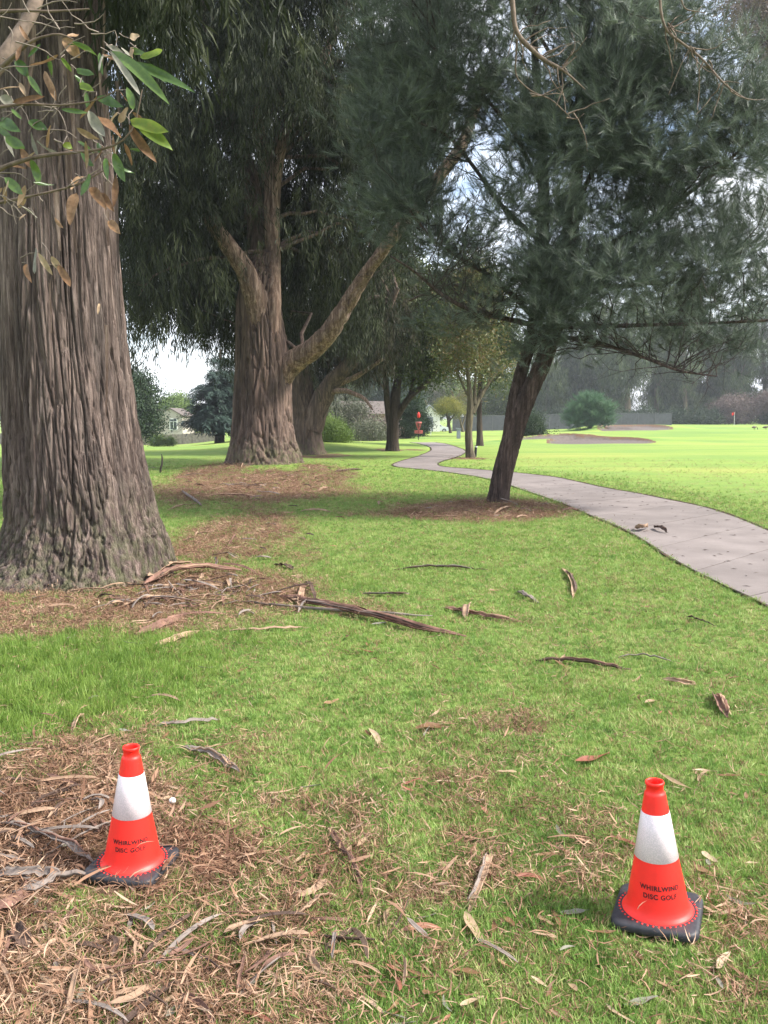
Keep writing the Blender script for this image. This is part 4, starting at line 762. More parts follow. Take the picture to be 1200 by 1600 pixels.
for k, (x, D, top, w, P, bk) in enumerate([(585, 120, 560, 38, P_BRD, 'bark_dark'), (655, 128, 570, 40, P_SHG, 'bark_grey'), (700, 132, 590, 34, P_BR, 'bark_dark'), (745, 125, 600, 34, P_SH, 'bark_grey'), (782, 118, 600, 32, P_BR, 'bark_dark'), (545, 118, 580, 34, P_BR, 'bark_dark'), (500, 112, 590, 34, P_SHG, 'bark_dark'), (628, 118, 600, 26, P_BRD, 'bark_dark')]):
    D += 32; simple_tree('broadleaf_tree', 'hazy mid-green tree in the row beyond the car park fence', 'tree', x, 680, D, [[(x, 684, 0, 6), (x + 2, 650, 0, 5), (x - 2, top + 30, 0, 3)]], [(x, (top + 650)/2, 0, w, (650 - top)/2, 4), (x + 8, top + 20, 0, w*.6, 22, 3)], 70, 14, 2.0, P, 3, 4.6, 'any', M[bk], group='trees beyond the car park fence', ex=1)
simple_tree('shrub', 'dark green clipped bush just right of the leaning pine trunk', 'shrub', 832, 688, 60, [[(832, 690, 0, 4), (832, 675, 0, 3)]], [(830, 667, 0, 15, 19, .9), (826, 678, 0, 18, 9, .8)], 55, 26, .6, P_BRD, .9, 1.3, 'any', M['bark_dark'], ex=0)
simple_tree('pine_tree', 'round bright green young pine with cloud-like tufts by the fence', 'tree', 922, 670, 92, [[(922, 674, 0, 6), (922, 650, 0, 4), (922, 625, 0, 3)]],
    [(922, 628, 0, 17, 11, 1.4), (903, 640, 0, 12, 9, 1.2), (940, 640, 0, 14, 10, 1.2), (900, 655, 0, 14, 9, 1.2), (925, 650, 0, 16, 10, 1.6), (945, 655, 0, 10, 9, 1.2), (915, 662, 0, 14, 5, 1)], 120, 26, .75, P_PINEB, 2.6, 3.8, 'out', M['bark_pine'], ex=0)
simple_tree('broadleaf_tree', 'bare purplish-brown round tree behind the flagstick', 'tree', 1150, 664, 160, [[(1150, 668, 0, 6), (1150, 650, 0, 4)], [(1150, 656, 0, 4), (1130, 630, 0, 2)], [(1150, 656, 0, 4), (1172, 630, 0, 2)]], [(1150, 640, 0, 38, 24, 4), (1125, 648, 0, 20, 14, 3)], 90, 12, 1.7, P_SHB, 2.5, 3.8, 'any', M['bark_grey'], ex=5)
simple_tree('broadleaf_tree', 'orange-brown bare tree at the far right edge of the green', 'tree', 1196, 664, 158, [[(1196, 668, 0, 6), (1196, 630, 0, 4)]], [(1200, 632, 0, 16, 22, 3)], 34, 12, 1.5, P_SHB, 2.5, 3.8, 'any', M['bark_grey'], ex=5)
k = 0
for x, D, top, w, bs in [(805, 190, 520, 34, 0), (850, 176, 500, 40, 0), (893, 186, 470, 42, 0), (940, 180, 455, 44, 0), (980, 168, 450, 40, 1), (1025, 184, 440, 46, 0), (1070, 174, 450, 42, 0), (1110, 186, 470, 44, 0), (1150, 178, 465, 42, 0), (1195, 184, 450, 46, 0), (1240, 176, 440, 44, 0), (770, 186, 560, 30, 0), (1290, 180, 440, 44, 0), (915, 192, 520, 44, 0), (1050, 196, 500, 50, 0), (1135, 198, 520, 50, 0)]:
    stems = [[(x, 670, 0, 11 if bs else 8), (x + 1, 630, 0, 9 if bs else 6), (x - 3, 560, 0, 5), (x + 3, top + 20, 0, 2)], [(x, 610, 0, 4), (x + 14, 570, 0, 2)]]
    simple_tree('eucalyptus_tree', 'tall eucalyptus with thick bare pale trunk showing in the far row' if bs else 'tall hazy eucalyptus in the far row behind the golf green', 'tree', x, 668, D, stems,
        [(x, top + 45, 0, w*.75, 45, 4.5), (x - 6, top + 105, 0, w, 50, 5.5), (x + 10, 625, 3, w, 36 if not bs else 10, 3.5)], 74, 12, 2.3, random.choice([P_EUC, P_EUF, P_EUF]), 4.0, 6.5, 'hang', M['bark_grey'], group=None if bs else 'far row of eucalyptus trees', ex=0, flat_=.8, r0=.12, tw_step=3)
for x, w in [(820, 40), (870, 40), (1000, 46), (1060, 46), (1215, 40), (960, 30), (1100, 40)]:
    simple_tree('shrub', 'dark understorey shrub at the foot of the far eucalyptus row', 'shrub', x, 668, 158, [[(x, 670, 0, 3), (x, 660, 0, 2)]], [(x, 655, 0, w*.7, 12, 2.5)], 40, 13, 1.5, P_BRD, 2.5, 3.6, 'any', M['bark_dark'], group='shrubs under the far eucalyptus row', ex=0)
for x, D, w, h in [(-1500, 95, 60, 90), (-1150, 120, 60, 80), (-900, 100, 60, 90), (-650, 125, 60, 80), (-420, 110, 60, 90), (-200, 130, 50, 80), (-40, 105, 40, 50), (1420, 170, 60, 90), (1560, 180, 60, 100), (1720, 165, 60, 90), (1900, 175, 70, 100), (2150, 160, 80, 100), (2500, 150, 90, 110)]:
    simple_tree('broadleaf_tree', 'rounded green park tree standing outside the main view', 'tree', x, 675, D, [[(x, 690, 0, 12), (x + 3, 640, 0, 8), (x, 600, 0, 4)]], [(x, 640 - h*.5, 0, w, h*.55, 5), (x + 15, 650 - h*.2, 0, w*.8, h*.3, 4)], 60, 14, 2.0, P_BR, 3, 4.6, 'any', M['bark_dark'], group='park trees off to the sides', ex=0)
simple_tree('broadleaf_tree', 'tall hazy tree crown seen above the pine at upper right', 'tree', 1290, 664, 70, [[(1290, 668, 0, 14), (1285, 400, 0, 12), (1250, 150, 0, 7), (1200, 30, 0, 3)]], [(1175, 10, 0, 70, 55, 3.5), (1220, 90, 0, 60, 80, 3.5)], 130, 12, 1.6, P_SHB, 1.9, 3., 'any', M['bark_grey'], ex=2)
# ------------------------------------------------------------------ traffic cones
def coneplastic(name, col, rough, tr=0):
    m = plain(name, col, rough, spec=.5, var=.09, scale=22); return m
M['orange'] = coneplastic('fluorescent orange plastic', (.90, .019, .010), .48)
M['rubber'] = plain('black rubber', (.028, .028, .034), .55, spec=.45, var=.3, scale=40, bump=.15)
M['band'] = plain('white reflective sleeve', (.80, .70, .72), .32, spec=.6, var=.05, scale=60)
def band_mat():
    m, N, L, b = newmat('white honeycomb reflective sleeve'); tx = N.new('ShaderNodeTexCoord'); v = N.new('ShaderNodeTexVoronoi'); v.inputs['Scale'].default_value = 260; L.new(tx.outputs['Object'], v.inputs[0])
    r = N.new('ShaderNodeValToRGB'); r.color_ramp.elements[0].color = (.80, .69, .72, 1); r.color_ramp.elements[1].color = (.66, .58, .60, 1); r.color_ramp.elements[0].position = .3; r.color_ramp.elements[1].position = .6
    L.new(v.outputs['Distance'], r.inputs[0]); L.new(r.outputs[0], b.inputs['Base Color']); b.inputs['Roughness'].default_value = .3; b.inputs['Specular IOR Level'].default_value = .6; b.inputs['Coat Weight'].default_value = .3
    return m
M['band'] = band_mat(); M['ink'] = plain('black stencil ink', (.02, .015, .015), .7, var=.2)
def rr(z): # cone radius at height
    return float(np.interp(z, [.028, .032, .040, .055, .08, .12, .21, .36, .418], [.1145, .1125, .103, .0975, .0925, .0855, .0685, .0435, .034]))
def text_on_cone(txt, zc, size, ang0, root):
    cu = bpy.data.curves.new('lettering', 'FONT'); cu.body = txt; cu.size = size; cu.align_x = 'CENTER'; cu.align_y = 'CENTER'; cu.offset = size*.03; cu.space_character = 1.12
    o = bpy.data.objects.new('t', cu); C.objects.link(o); dg = bpy.context.evaluated_depsgraph_get(); me = bpy.data.meshes.new_from_object(o.evaluated_get(dg)); bpy.data.objects.remove(o)
    import bmesh
    bm = bmesh.new(); bm.from_mesh(me); w = max(v.co.x for v in bm.verts)
    for k in range(-40, 41): bmesh.ops.bisect_plane(bm, geom=bm.verts[:] + bm.edges[:] + bm.faces[:], plane_co=(k*size*.14, 0, 0), plane_no=(1, 0, 0))
    # stencil bridges: a narrow slot is cut through the middle height of every glyph
    for v in bm.verts:
        z = zc + v.co.y; r = rr(z) + .0012; a = ang0 + v.co.x*1.0/r; v.co = (r*cos(a), r*sin(a), z)
    bm.to_mesh(me); bm.free(); me.materials.clear(); me.materials.append(M['ink']); me.name = 'lettering'; return link(bpy.data.objects.new('lettering', me), root)
def cone(name, label, px, py, rz, lean):
    b = grd(px, py); r = empty(name, (b[0], b[1], b[2] + .012)); tag(r, label, 'traffic cone', None)
    # rubber base: rounded square with softened top edge
    def rs(h, c, z, n=8):
        return [(sx*(h - c) + c*cos(a), sy*(h - c) + c*sin(a), z) for sx, sy, a0 in ((1, 1, 0), (-1, 1, pi/2), (-1, -1, pi), (1, -1, 3*pi/2)) for a in [a0 + pi/2*i/n for i in range(n + 1)]]
    rings = [rs(.134, .042, 0), rs(.137, .044, .005), rs(.136, .044, .019), rs(.132, .041, .0255), rs(.125, .036, .0275), rs(.11, .03, .0285)]
    n = len(rings[0]); V = [p for q in rings for p in q]; F = [(j*n + i, j*n + (i + 1) % n, (j + 1)*n + (i + 1) % n, (j + 1)*n + i) for j in range(len(rings) - 1) for i in range(n)]; F += [tuple(range(n))[::-1], tuple(range((len(rings) - 1)*n, len(rings)*n))]
    pmesh('base', V, F, M['rubber'], r, True)
    d = MB()
    for i in range(44): a = 2*pi*i/44; d.lathe([(.0035, -.001), (.0032, .0012), (.0005, .0022)], 7, (.1225*cos(a), .1225*sin(a), .0285))
    o = d.build('plug_dots', M['orange'], r, True); o['kind'] = 'stuff'
    zs = [.0285, .030, .033, .038, .044, .055, .07, .09, .12, .16, .21, .36, .40, .412, .418]; prof = [(rr(z), z) for z in zs] + [(.033, .4225), (.0295, .4255), (.0275, .430), (.0272, .447), (.0300, .450), (.0305, .456), (.0290, .460), (.0255, .4605), (.0235, .456), (.0232, .42), (.03, .38), (.1, .04)]
    body = MB().lathe(prof, 64).build('cone_body', M['orange'], r, True)
    MB().lathe([(rr(.21) + .0003, .2095), (rr(.21) + .0016, .2105), (rr(.36) + .0016, .3595), (rr(.36) + .0003, .3605)], 64).build('reflective_sleeve', M['band'], r, True)
    fc = -rz + math.atan2(-b[1], -b[0]) + lean[2]
    text_on_cone('WHIRLWIND', .1335, .0205, fc, r); text_on_cone('DISC GOLF', .1075, .0205, fc, r)
    r.rotation_euler = (lean[0], lean[1], rz); r.scale = (.97, .97, .965); return r
cone('traffic_cone', 'orange cone with white sleeve standing on brown bark mulch beside the grass', 208, 1374, radians(-12), (0, radians(1.2), -.10))
cone('traffic_cone', 'orange cone with white sleeve standing on green grass nearest the path side', 1027, 1452, radians(-24), (0, radians(-3.2), .14))

# ------------------------------------------------------------------ fallen bark
M['bk_red'] = plain('red brown fallen bark', (.18, .10, .075), .8, var=.5, scale=9, bump=.4)
M['bk_tan'] = plain('tan fallen bark', (.30, .20, .135), .8, var=.4, scale=9, bump=.4)
M['bk_grey'] = plain('weathered grey fallen bark', (.21, .175, .155), .85, var=.4, scale=9, bump=.5)
M['bk_dark'] = plain('dark damp fallen bark', (.075, .048, .037), .8, var=.5, scale=9, bump=.4)
def strip_mesh(P, W, cup=.5, th=.004, seed=0):
    """a curled shell of bark following P (n,3), tapered and ragged at both ends"""
    R = np.random.default_rng(seed); n = len(P); T = np.gradient(P, axis=0); T /= np.linalg.norm(T, axis=1)[:, None]; S = np.cross(T, [0, 0, 1]); S /= np.linalg.norm(S, axis=1)[:, None]; U = np.cross(S, T)
    V = []; m = 6; roll = R.uniform(-.5, .5) + np.linspace(0, R.uniform(-.7, .7), n)
    for side in (0, 1):
        for i in range(n):
            t = i/(n - 1); w = W*.5*min(1, (t*6 + .15), ((1 - t)*5 + .1))*(1 + R.normal(0, .08)); 
            for j in range(m):
                u = j/(m - 1)*2 - 1; y = u*w; z = cup*w*(u*u - .3) - (th if side else 0) + R.normal(0, .0006); c, s_ = cos(roll[i]), sin(roll[i])
                V.append(P[i] + S[i]*(y*c - z*s_) + U[i]*(y*s_ + z*c))
    F = []; k = n*m
    for i in range(n - 1):
        for j in range(m - 1): a = i*m + j; F += [(a, a + 1, a + m + 1, a + m), (a + k, a + m + k, a + m + 1 + k, a + 1 + k)]
        a = i*m; F.append((a, a + m, a + m + k, a + k)); a = i*m + m - 1; F.append((a, a + k, a + m + k, a + m))
    for i in (0, n - 1):
        for j in range(m - 1): a = i*m + j; F.append((a, a + k, a + 1 + k, a + 1) if i == 0 else (a, a + 1, a + 1 + k, a + k))
    return V, F
def bark(label, L, wpx, mat, cup=.5, lift=.012, arch=.02, group=None, sub=(), kind='bark_strip', cat='bark strip', seed=None):
    g = [grd(*p) for p in L]; D = float(np.mean([q[1] for q in g])); P = spline(np.array(g), 16); n = len(P); t = np.linspace(0, 1, n); P[:, 2] += lift + arch*np.sin(pi*t) + .004*RNG.normal(size=n); c = P.mean(0)
    W = wpx*mpp(D); V, F = strip_mesh(P - c, W, cup, .003 + .04*W, seed if seed is not None else abs(hash(label)) % 999 if False else int(L[0][0]*7 + L[0][1]) % 997)
    if sub:
        r = empty(kind, c); tag(r, label, cat, group); pmesh('shell', V, F, M[mat], r, True)
        for k, (off, w2, m2) in enumerate(sub):
            Q = P - c + np.array([0, 0, .006*(k + 1)]); Q = Q[2 + k:-2 - (k % 2)*3] + np.array([off*mpp(D), -off*.6*mpp(D), 0]) + np.cumsum(RNG.normal(0, .004, (len(Q[2 + k:-2 - (k % 2)*3]), 3)), 0)*[1, 1, .2]
            v, f = strip_mesh(Q, w2*mpp(D), cup, .003, k + 5); pmesh('splinter', v, f, M[m2], r, True)
        return r
    o = pmesh(kind, V, F, M[mat], None, True); o.location = tuple(c); tag(o, label, cat, group); return o
bark('long thin grey bark strip running from the litter into the grass, under the splintered bundle', [(362, 943), (440, 954), (530, 963), (610, 967), (676, 967)], 8, 'bk_grey', sub=[(1, 4, 'bk_red')])
bark('largest splintered red-brown bark bundle lying diagonally on the middle grass', [(430, 936), (500, 953), (560, 965), (630, 985), (690, 996), (728, 1000)], 16, 'bk_red', .8, .02, .03, sub=[(3, 8, 'bk_red'), (-5, 6, 'bk_grey'), (6, 5, 'bk_dark')])
bark('short pale bark plank sticking up between crossing strips by the litter edge', [(468, 952), (471, 935), (475, 917)], 9, 'bk_tan', arch=.04); bark('dark strip leaning over the short pale plank', [(478, 912), (488, 930), (494, 946)], 6, 'bk_dark', arch=.05)
bark('straight dark bark strip with pale broken left end in the middle lawn', [(614, 893), (650, 890), (710, 891), (765, 893)], 6, 'bk_dark', sub=[(-1, 4, 'bk_grey')])
bark('broad tapering pinkish bark strip on the grass right of the splintered bundle', [(690, 952), (725, 962), (770, 971), (818, 974)], 11, 'bk_red', sub=[(2, 6, 'bk_tan')])
bark('small upright orange-brown bark flake on the pinkish strip', [(727, 970), (729, 958), (733, 948)], 11, 'bk_tan', arch=.05)
bark('dark hollow bark strip alone on the right side of the lawn', [(834, 1039), (870, 1042), (930, 1046), (986, 1052)], 9, 'bk_dark', .9, sub=[(0, 5, 'bk_red')])
bark('two-part grey bark strip with curled pale end in the middle lawn', [(566, 932), (590, 936), (615, 933), (640, 931)], 8, 'bk_grey', sub=[(2, 5, 'bk_dark')])
bark('bent brown bark piece hanging in a crook near the path side grass', [(878, 892), (890, 906), (896, 920), (895, 940)], 8, 'bk_tan', sub=[(2, 5, 'bk_dark')])
bark('short grey bark roll pointing at the right lawn', [(808, 928), (822, 938), (842, 947)], 8, 'bk_grey', .8)
bark('thin dark twig-like strip on the right lawn above the pale torn leaf', [(965, 1033), (1000, 1034), (1052, 1036)], 4, 'bk_grey'); bark('dark sliver of bark on the upper right lawn', [(1072, 970), (1095, 977), (1118, 983)], 4, 'bk_dark')
bark('bent reddish bark strip standing out in the foreground between the cones', [(512, 1314), (535, 1350), (552, 1378), (560, 1405), (568, 1432)], 9, 'bk_red', .8, sub=[(2, 4, 'bk_dark')])
bark('pale pointed bark strip in the grass left of the right cone', [(768, 1356), (755, 1385), (742, 1415), (730, 1436)], 12, 'bk_tan', .5, sub=[(-2, 5, 'bk_grey')])
bark('long orange-tan strip in the lower centre litter, upper of two', [(455, 1425), (485, 1412), (520, 1396)], 11, 'bk_tan'); bark('long orange-tan curved strip in the lower centre litter, lower of two', [(448, 1458), (475, 1440), (505, 1430), (535, 1428)], 11, 'bk_tan')
bark('long grey-brown bark length touching the left cone base from the left', [(0, 1310), (50, 1328), (100, 1345), (148, 1364)], 13, 'bk_grey', .7, .03, .03, sub=[(2, 6, 'bk_red')])
bark('thick grey stick-like bark below the left cone, upper of the pair', [(-10, 1404), (30, 1398), (70, 1390), (104, 1384)], 14, 'bk_grey', .9, .03); bark('thick grey bark roll pointing at the left cone base, lower of the pair', [(20, 1420), (60, 1408), (105, 1400), (145, 1393)], 13, 'bk_grey', .9, .03)
bark('wide rust-brown bark slab at the left edge of the litter', [(-20, 1448), (15, 1440), (50, 1434)], 20, 'bk_red', .5, .03); bark('forked grey bark piece right of the left cone tip', [(285, 1185), (320, 1196), (350, 1206), (375, 1217)], 12, 'bk_grey', .8, .02, sub=[(3, 6, 'bk_tan')])
bark('pale forked bark sliver above the left cone tip', [(240, 1144), (290, 1143), (345, 1132)], 6, 'bk_grey'); bark('light curved bark strip at the top of the left mulch', [(112, 1152), (122, 1142), (132, 1130)], 9, 'bk_tan', arch=.05)
bark('narrow brown strip in the bark heap under the nearest trunk, lying lowest', [(212, 998), (250, 985), (292, 968)], 12, 'bk_red'); bark('grey-tan long strip from the bark heap into the fresh grass', [(235, 1018), (270, 1005), (312, 992)], 9, 'bk_tan')
bark('thin pale strip lying across the fresh grass under the bark heap', [(355, 993), (400, 990), (478, 988)], 6, 'bk_tan'); bark('thick brown strip resting on the roots of the nearest trunk', [(225, 922), (270, 905), (320, 898), (378, 901)], 13, 'bk_red', .7, .05, .04, sub=[(2, 6, 'bk_tan')])
bark('pale plank of bark on the heap at the foot of the nearest trunk', [(232, 915), (265, 900), (300, 893)], 13, 'bk_tan', .5, .08, .03); bark('short dark bark chunk half buried in the litter strip', [(428, 886), (445, 888), (458, 893)], 10, 'bk_dark')
bark('broad flat pale bark board in the grass below the second trunk', [(316, 777), (350, 775), (404, 777)], 6, 'bk_tan', sub=[(1, 3, 'bk_red')]); bark('grey branch-like bark piece left of the pale bark board', [(284, 770), (297, 780), (316, 793)], 7, 'bk_grey', .9, .03)
bark('thin pale strip trailing from the grey piece below the second trunk', [(262, 798), (285, 791), (330, 788)], 3, 'bk_tan'); bark('dark strip right of the second trunk heap', [(522, 738), (545, 736), (566, 734)], 5, 'bk_dark'); bark('short cream bark chip right of the second trunk heap', [(498, 768), (505, 765), (513, 762)], 5, 'bk_tan')
bark('tan strip lying flat in the grass left of the pine litter', [(470, 800), (492, 799), (516, 801)], 5, 'bk_tan'); bark('curled bark piece on the path edge slab, left of two', [(992, 828), (1003, 833), (1012, 827)], 9, 'bk_tan', .9, .03, .05); bark('darker curled bark piece on the path, right of two', [(1022, 828), (1033, 832), (1042, 836)], 7, 'bk_dark', .9, .03, .04)
bark('pale strip beside the leaning pine on its brown litter', [(772, 805), (790, 800), (800, 795)], 5, 'bk_tan', arch=.06); bark('reddish strip at the corner where pine litter meets the path', [(878, 800), (893, 797), (905, 799)], 6, 'bk_red'); bark('thin brown strip across the left half of the pine litter', [(650, 808), (680, 810), (720, 809)], 4, 'bk_tan')
bark('forked pale bark piece on the right lawn under the thin dark strip', [(1035, 1068), (1060, 1076), (1088, 1078)], 8, 'bk_tan', sub=[(3, 5, 'bk_tan')]); bark('crumpled brown bark scrap at the right, near the pale torn leaf', [(1115, 1098), (1125, 1112), (1136, 1128)], 16, 'bk_red', .8, .02, sub=[(3, 9, 'bk_tan')])
bark('dark root-like bark mass in the lower left corner', [(20, 1480), (40, 1500), (48, 1520)], 24, 'bk_dark', .8, .03); bark('thin dark curved strip in the left mulch beside the long grey length', [(-10, 1232), (40, 1236), (80, 1234)], 6, 'bk_dark')
CONES = [(*grd(208, 1366)[:2], .27), (*grd(1027, 1443)[:2], .24)]
def zone(x, y): return 'mulch' if float(litter(np.array([x]), np.array([y]))[0]) > .45 else 'grass'
# random small strips: bark mulch and heaps
meshes = []
for k in range(14):
    Ls = random.uniform(.12, .42); t = np.linspace(-.5, .5, 10)[:, None]; P = t*np.array([Ls, 0, 0]) + np.array([0, 1, 0])*(t*t)*random.uniform(-.15, .15)*1 + np.array([0, 0, 1])*(.25 - t*t)*random.uniform(0, .08)
    V, F = strip_mesh(P, random.uniform(.007, .022), random.uniform(.3, 1.), .003, k)
    for mt in ('bk_red', 'bk_tan', 'bk_grey', 'bk_dark'):
        me = bpy.data.meshes.new('small bark strip'); me.from_pydata([tuple(map(float, v)) for v in V], [], F); me.materials.append(M[mt]); me.polygons.foreach_set('use_smooth', [True]*len(F)); meshes.append((me, mt))
BL_ = {'bk_red': 'red-brown', 'bk_tan': 'tan', 'bk_grey': 'grey', 'bk_dark': 'dark brown'}
HE = [((60, 1280), (170, 130), 95, 'the mulch left of the cones', 'left mulch'), ((270, 925), (150, 30), 120, 'the bark heap under the nearest trunk', 'heap under the nearest trunk'), ((400, 757), (110, 16), 60, 'the bark heap round the second trunk', 'heap round the second trunk'), ((740, 800), (110, 12), 22, 'the litter under the leaning pine', 'pine litter'), ((330, 1500), (300, 80), 60, 'the patchy litter in the foreground', 'foreground litter'), ((390, 840), (110, 45), 26, 'the litter strip between the two big trunks', 'litter strip')]
for (cx, cy), (rx, ry), n, where, gp in HE:
    for k in range(n):
        px = random.gauss(cx, rx*.6); py = random.gauss(cy, ry*.6); g = flat(px, py)
        if on_path(np.array([g[0]]), np.array([g[1]]))[0] or any((g[0] - a)**2 + (g[1] - b)**2 < (c*1.05)**2 for a, b, c in TRUNKS + CONES): continue
        me, mt = random.choice(meshes); o = bpy.data.objects.new('bark_strip', me); C.objects.link(o); o.location = (g[0], g[1], float(hgt(*g)) + random.uniform(.015, .05)); o.rotation_euler = (random.uniform(-.3, .3), random.gauss(0, .13), random.uniform(0, 6.28)); s = random.uniform(.45, .85)*(1.15 if g[1] < 5 else 1.9 if g[1] < 15 else 2.4); o.scale = (s, s, s)
        tag(o, f'small {BL_[mt]} bark strip among others in {where}', 'bark strip', f'{BL_[mt]} strips in the {gp}')
# ------------------------------------------------------------------ fallen leaves
LM = {}
for mt in ('lf_brown', 'lf_tan', 'lf_red', 'lf_grey'):
    LM[mt] = []
    for k in range(5):
        V, F = leaf_mesh(random.uniform(.09, .15), random.uniform(.018, .034), random.uniform(.02, .16), random.uniform(-.5, .5), random.uniform(-.9, .9), k*3 + len(LM), 8)
        me = bpy.data.meshes.new('fallen leaf'); me.from_pydata([tuple(map(float, v)) for v in V], [], F); me.materials.append(M[mt]); me.polygons.foreach_set('use_smooth', [True]*len(F)); LM[mt].append(me)
LN = {'lf_brown': 'brown', 'lf_tan': 'pale tan', 'lf_red': 'reddish', 'lf_grey': 'silver grey'}
def leaf(x, y, mt, rz, s, label, group=None, tilt=.25):
    o = bpy.data.objects.new('fallen_leaf', random.choice(LM[mt])); C.objects.link(o); o.location = (x, y, float(hgt(x, y)) + .022); o.rotation_euler = (random.gauss(0, tilt), random.gauss(0, tilt*.6), rz); o.scale = (s, s*random.uniform(.8, 1.3), s); tag(o, label, 'leaf', group); return o
for x0, y0, x1, y1, mt, lb in [(1005, 1112, 1035, 1102, 'lf_tan', 'pale torn leaf lying alone on the upper right grass'), (1115, 1545, 1142, 1508, 'lf_tan', 'pale folded leaf at the bottom right corner of the lawn'), (835, 1455, 868, 1478, 'lf_tan', 'broad tan leaf just left of the right cone base'),
    (932, 1470, 958, 1490, 'lf_brown', 'brown leaf propped against the front left of the right cone base'), (628, 1478, 690, 1472, 'lf_red', 'curved reddish leaf in the lower centre of the lawn'), (722, 1452, 757, 1505, 'lf_tan', 'long tan leaf right of the curved reddish one'), (955, 1332, 998, 1340, 'lf_red', 'reddish leaf half hidden behind the right cone'),
    (1028, 1218, 1086, 1246, 'lf_tan', 'long cream curved sliver behind the tip of the right cone'), (1092, 1350, 1125, 1368, 'lf_tan', 'curled two-tone leaf right of the right cone sleeve'), (1076, 1222, 1130, 1226, 'lf_tan', 'light leaf on the far side right of the cone tip'), (1160, 1366, 1195, 1362, 'lf_tan', 'cream leaf at the right edge beside the cone'),
    (895, 1200, 955, 1192, 'lf_red', 'long red-brown leaf on the grass above the right cone'), (770, 1215, 812, 1226, 'lf_tan', 'tan leaf in the grass right of centre'), (575, 1160, 592, 1185, 'lf_tan', 'upright tan leaf in the centre of the lawn'), (500, 1110, 535, 1107, 'lf_brown', 'brown curled leaf near the middle of the lawn'),
    (640, 1150, 705, 1143, 'lf_brown', 'long brown strip-like leaf in the centre grass'), (1130, 1445, 1152, 1455, 'lf_tan', 'small tan leaf right of the right cone base'), (420, 1440, 380, 1475, 'lf_brown', 'brown leaf in the patchy litter below the left cone'), (62, 1560, 95, 1590, 'lf_tan', 'cream torn leaf in the lower left corner'), (0, 1600, 40, 1570, 'lf_tan', 'pinkish tan leaf at the very bottom left'),
    (455, 1360, 480, 1345, 'lf_tan', 'wide crumpled tan leaf left of the bent reddish strip'), (95, 1340, 135, 1322, 'lf_grey', 'large pale grey leaf left of the left cone'), (1105, 1225, 1090, 1240, 'lf_tan', 'small cream leaf fragment right of the cone tip'), (870, 1442, 925, 1440, 'lf_grey', 'grey-green leaf touching the left side of the right cone base'), (235, 1545, 285, 1530, 'lf_brown', 'long brown leaf at the bottom of the foreground litter')]:
    A = grd(x0, y0); B = grd(x1, y1); L = np.linalg.norm(B - A); mid = (A + B)/2; leaf(mid[0], mid[1], mt, math.atan2(B[1] - A[1], B[0] - A[0]), max(.6, L/.14), lb, tilt=.15)
cnt = 0
while cnt < 230:
    px = random.uniform(-40, 1240); py = 1640 - (random.random()**1.5)*820; 
    if py < 830: continue
    g = flat(px, py)
    if on_path(np.array([g[0]]), np.array([g[1]]))[0] or any((g[0] - a)**2 + (g[1] - b)**2 < (c*1.05)**2 for a, b, c in TRUNKS + CONES): continue
    z_ = zone(*g); mt = random.choice(['lf_brown', 'lf_tan', 'lf_brown', 'lf_red', 'lf_brown', 'lf_grey'] if z_ == 'grass' else ['lf_brown', 'lf_tan', 'lf_grey', 'lf_brown'])
    dist = 'nearest' if g[1] < 3.2 else 'middle' if g[1] < 5.2 else 'farther'
    where = {'grass': f'scattered over the {dist} open grass', 'mulch': f'lying in the {dist} brown mulch'}[z_]
    leaf(g[0], g[1], mt, random.uniform(0, 6.28), random.uniform(.4, .85)*(1 if g[1] < 5 else 1.3), f'{LN[mt]} fallen leaf {where}', f'{LN[mt]} leaves {where}'); cnt += 1
dbr = MB()
for k in range(260):   # specks on the path
    i = random.randrange(4, 50); t = random.random(); p = QL[i]*(1 - t) + QR[i]*t; z = float(base_h(*p)) + .016; a = random.uniform(0, 6.28); L = random.uniform(.01, .06); w = random.uniform(.003, .01)
    dx, dy = cos(a)*L, sin(a)*L; dbr.add([(p[0] - dx, p[1] - dy, z), (p[0] + dy*w/L, p[1] - dx*w/L, z + .006), (p[0] + dx, p[1] + dy, z), (p[0] - dy*w/L, p[1] + dx*w/L, z + .004)], [(0, 1, 2, 3)])
o = dbr.build('path_debris', M['bk_dark']); tag(o, 'specks of bark and leaf on the path', kind='stuff')
# clumps of turf along the path edge are part of the grass; dark soil edge shows beneath them
M['soil_edge'] = plain('dark damp soil edge', (.045, .028, .018), .95, var=.4, scale=20, bump=.6)
ed = MB()
for Q, sgn in ((QL, -1), (QR, 1)):
    for i in range(len(Q) - 1):
        t = Q[i + 1] - Q[i]; nn = np.array([-t[1], t[0]])/np.linalg.norm(t)*(-sgn)*-1; w = .05 + .03*float(perlin(i*.37, sgn, .5)); w2 = .05 + .03*float(perlin((i + 1)*.37, sgn, .5))
        a, b = Q[i], Q[i + 1]; nn = nn*(1 if np.dot(nn, (QL[i] + QR[i])/2 - a) < 0 else -1); za = float(base_h(*a)); zb = float(base_h(*b))
        ed.add([(*a, za + .004), (*b, zb + .004), (*(b + nn*w2), zb + .022), (*(a + nn*w), za + .022)], [(0, 1, 2, 3)])
o = ed.build('soil_edge', M['soil_edge']); tag(o, 'dark soil strip along both path edges', kind='structure')

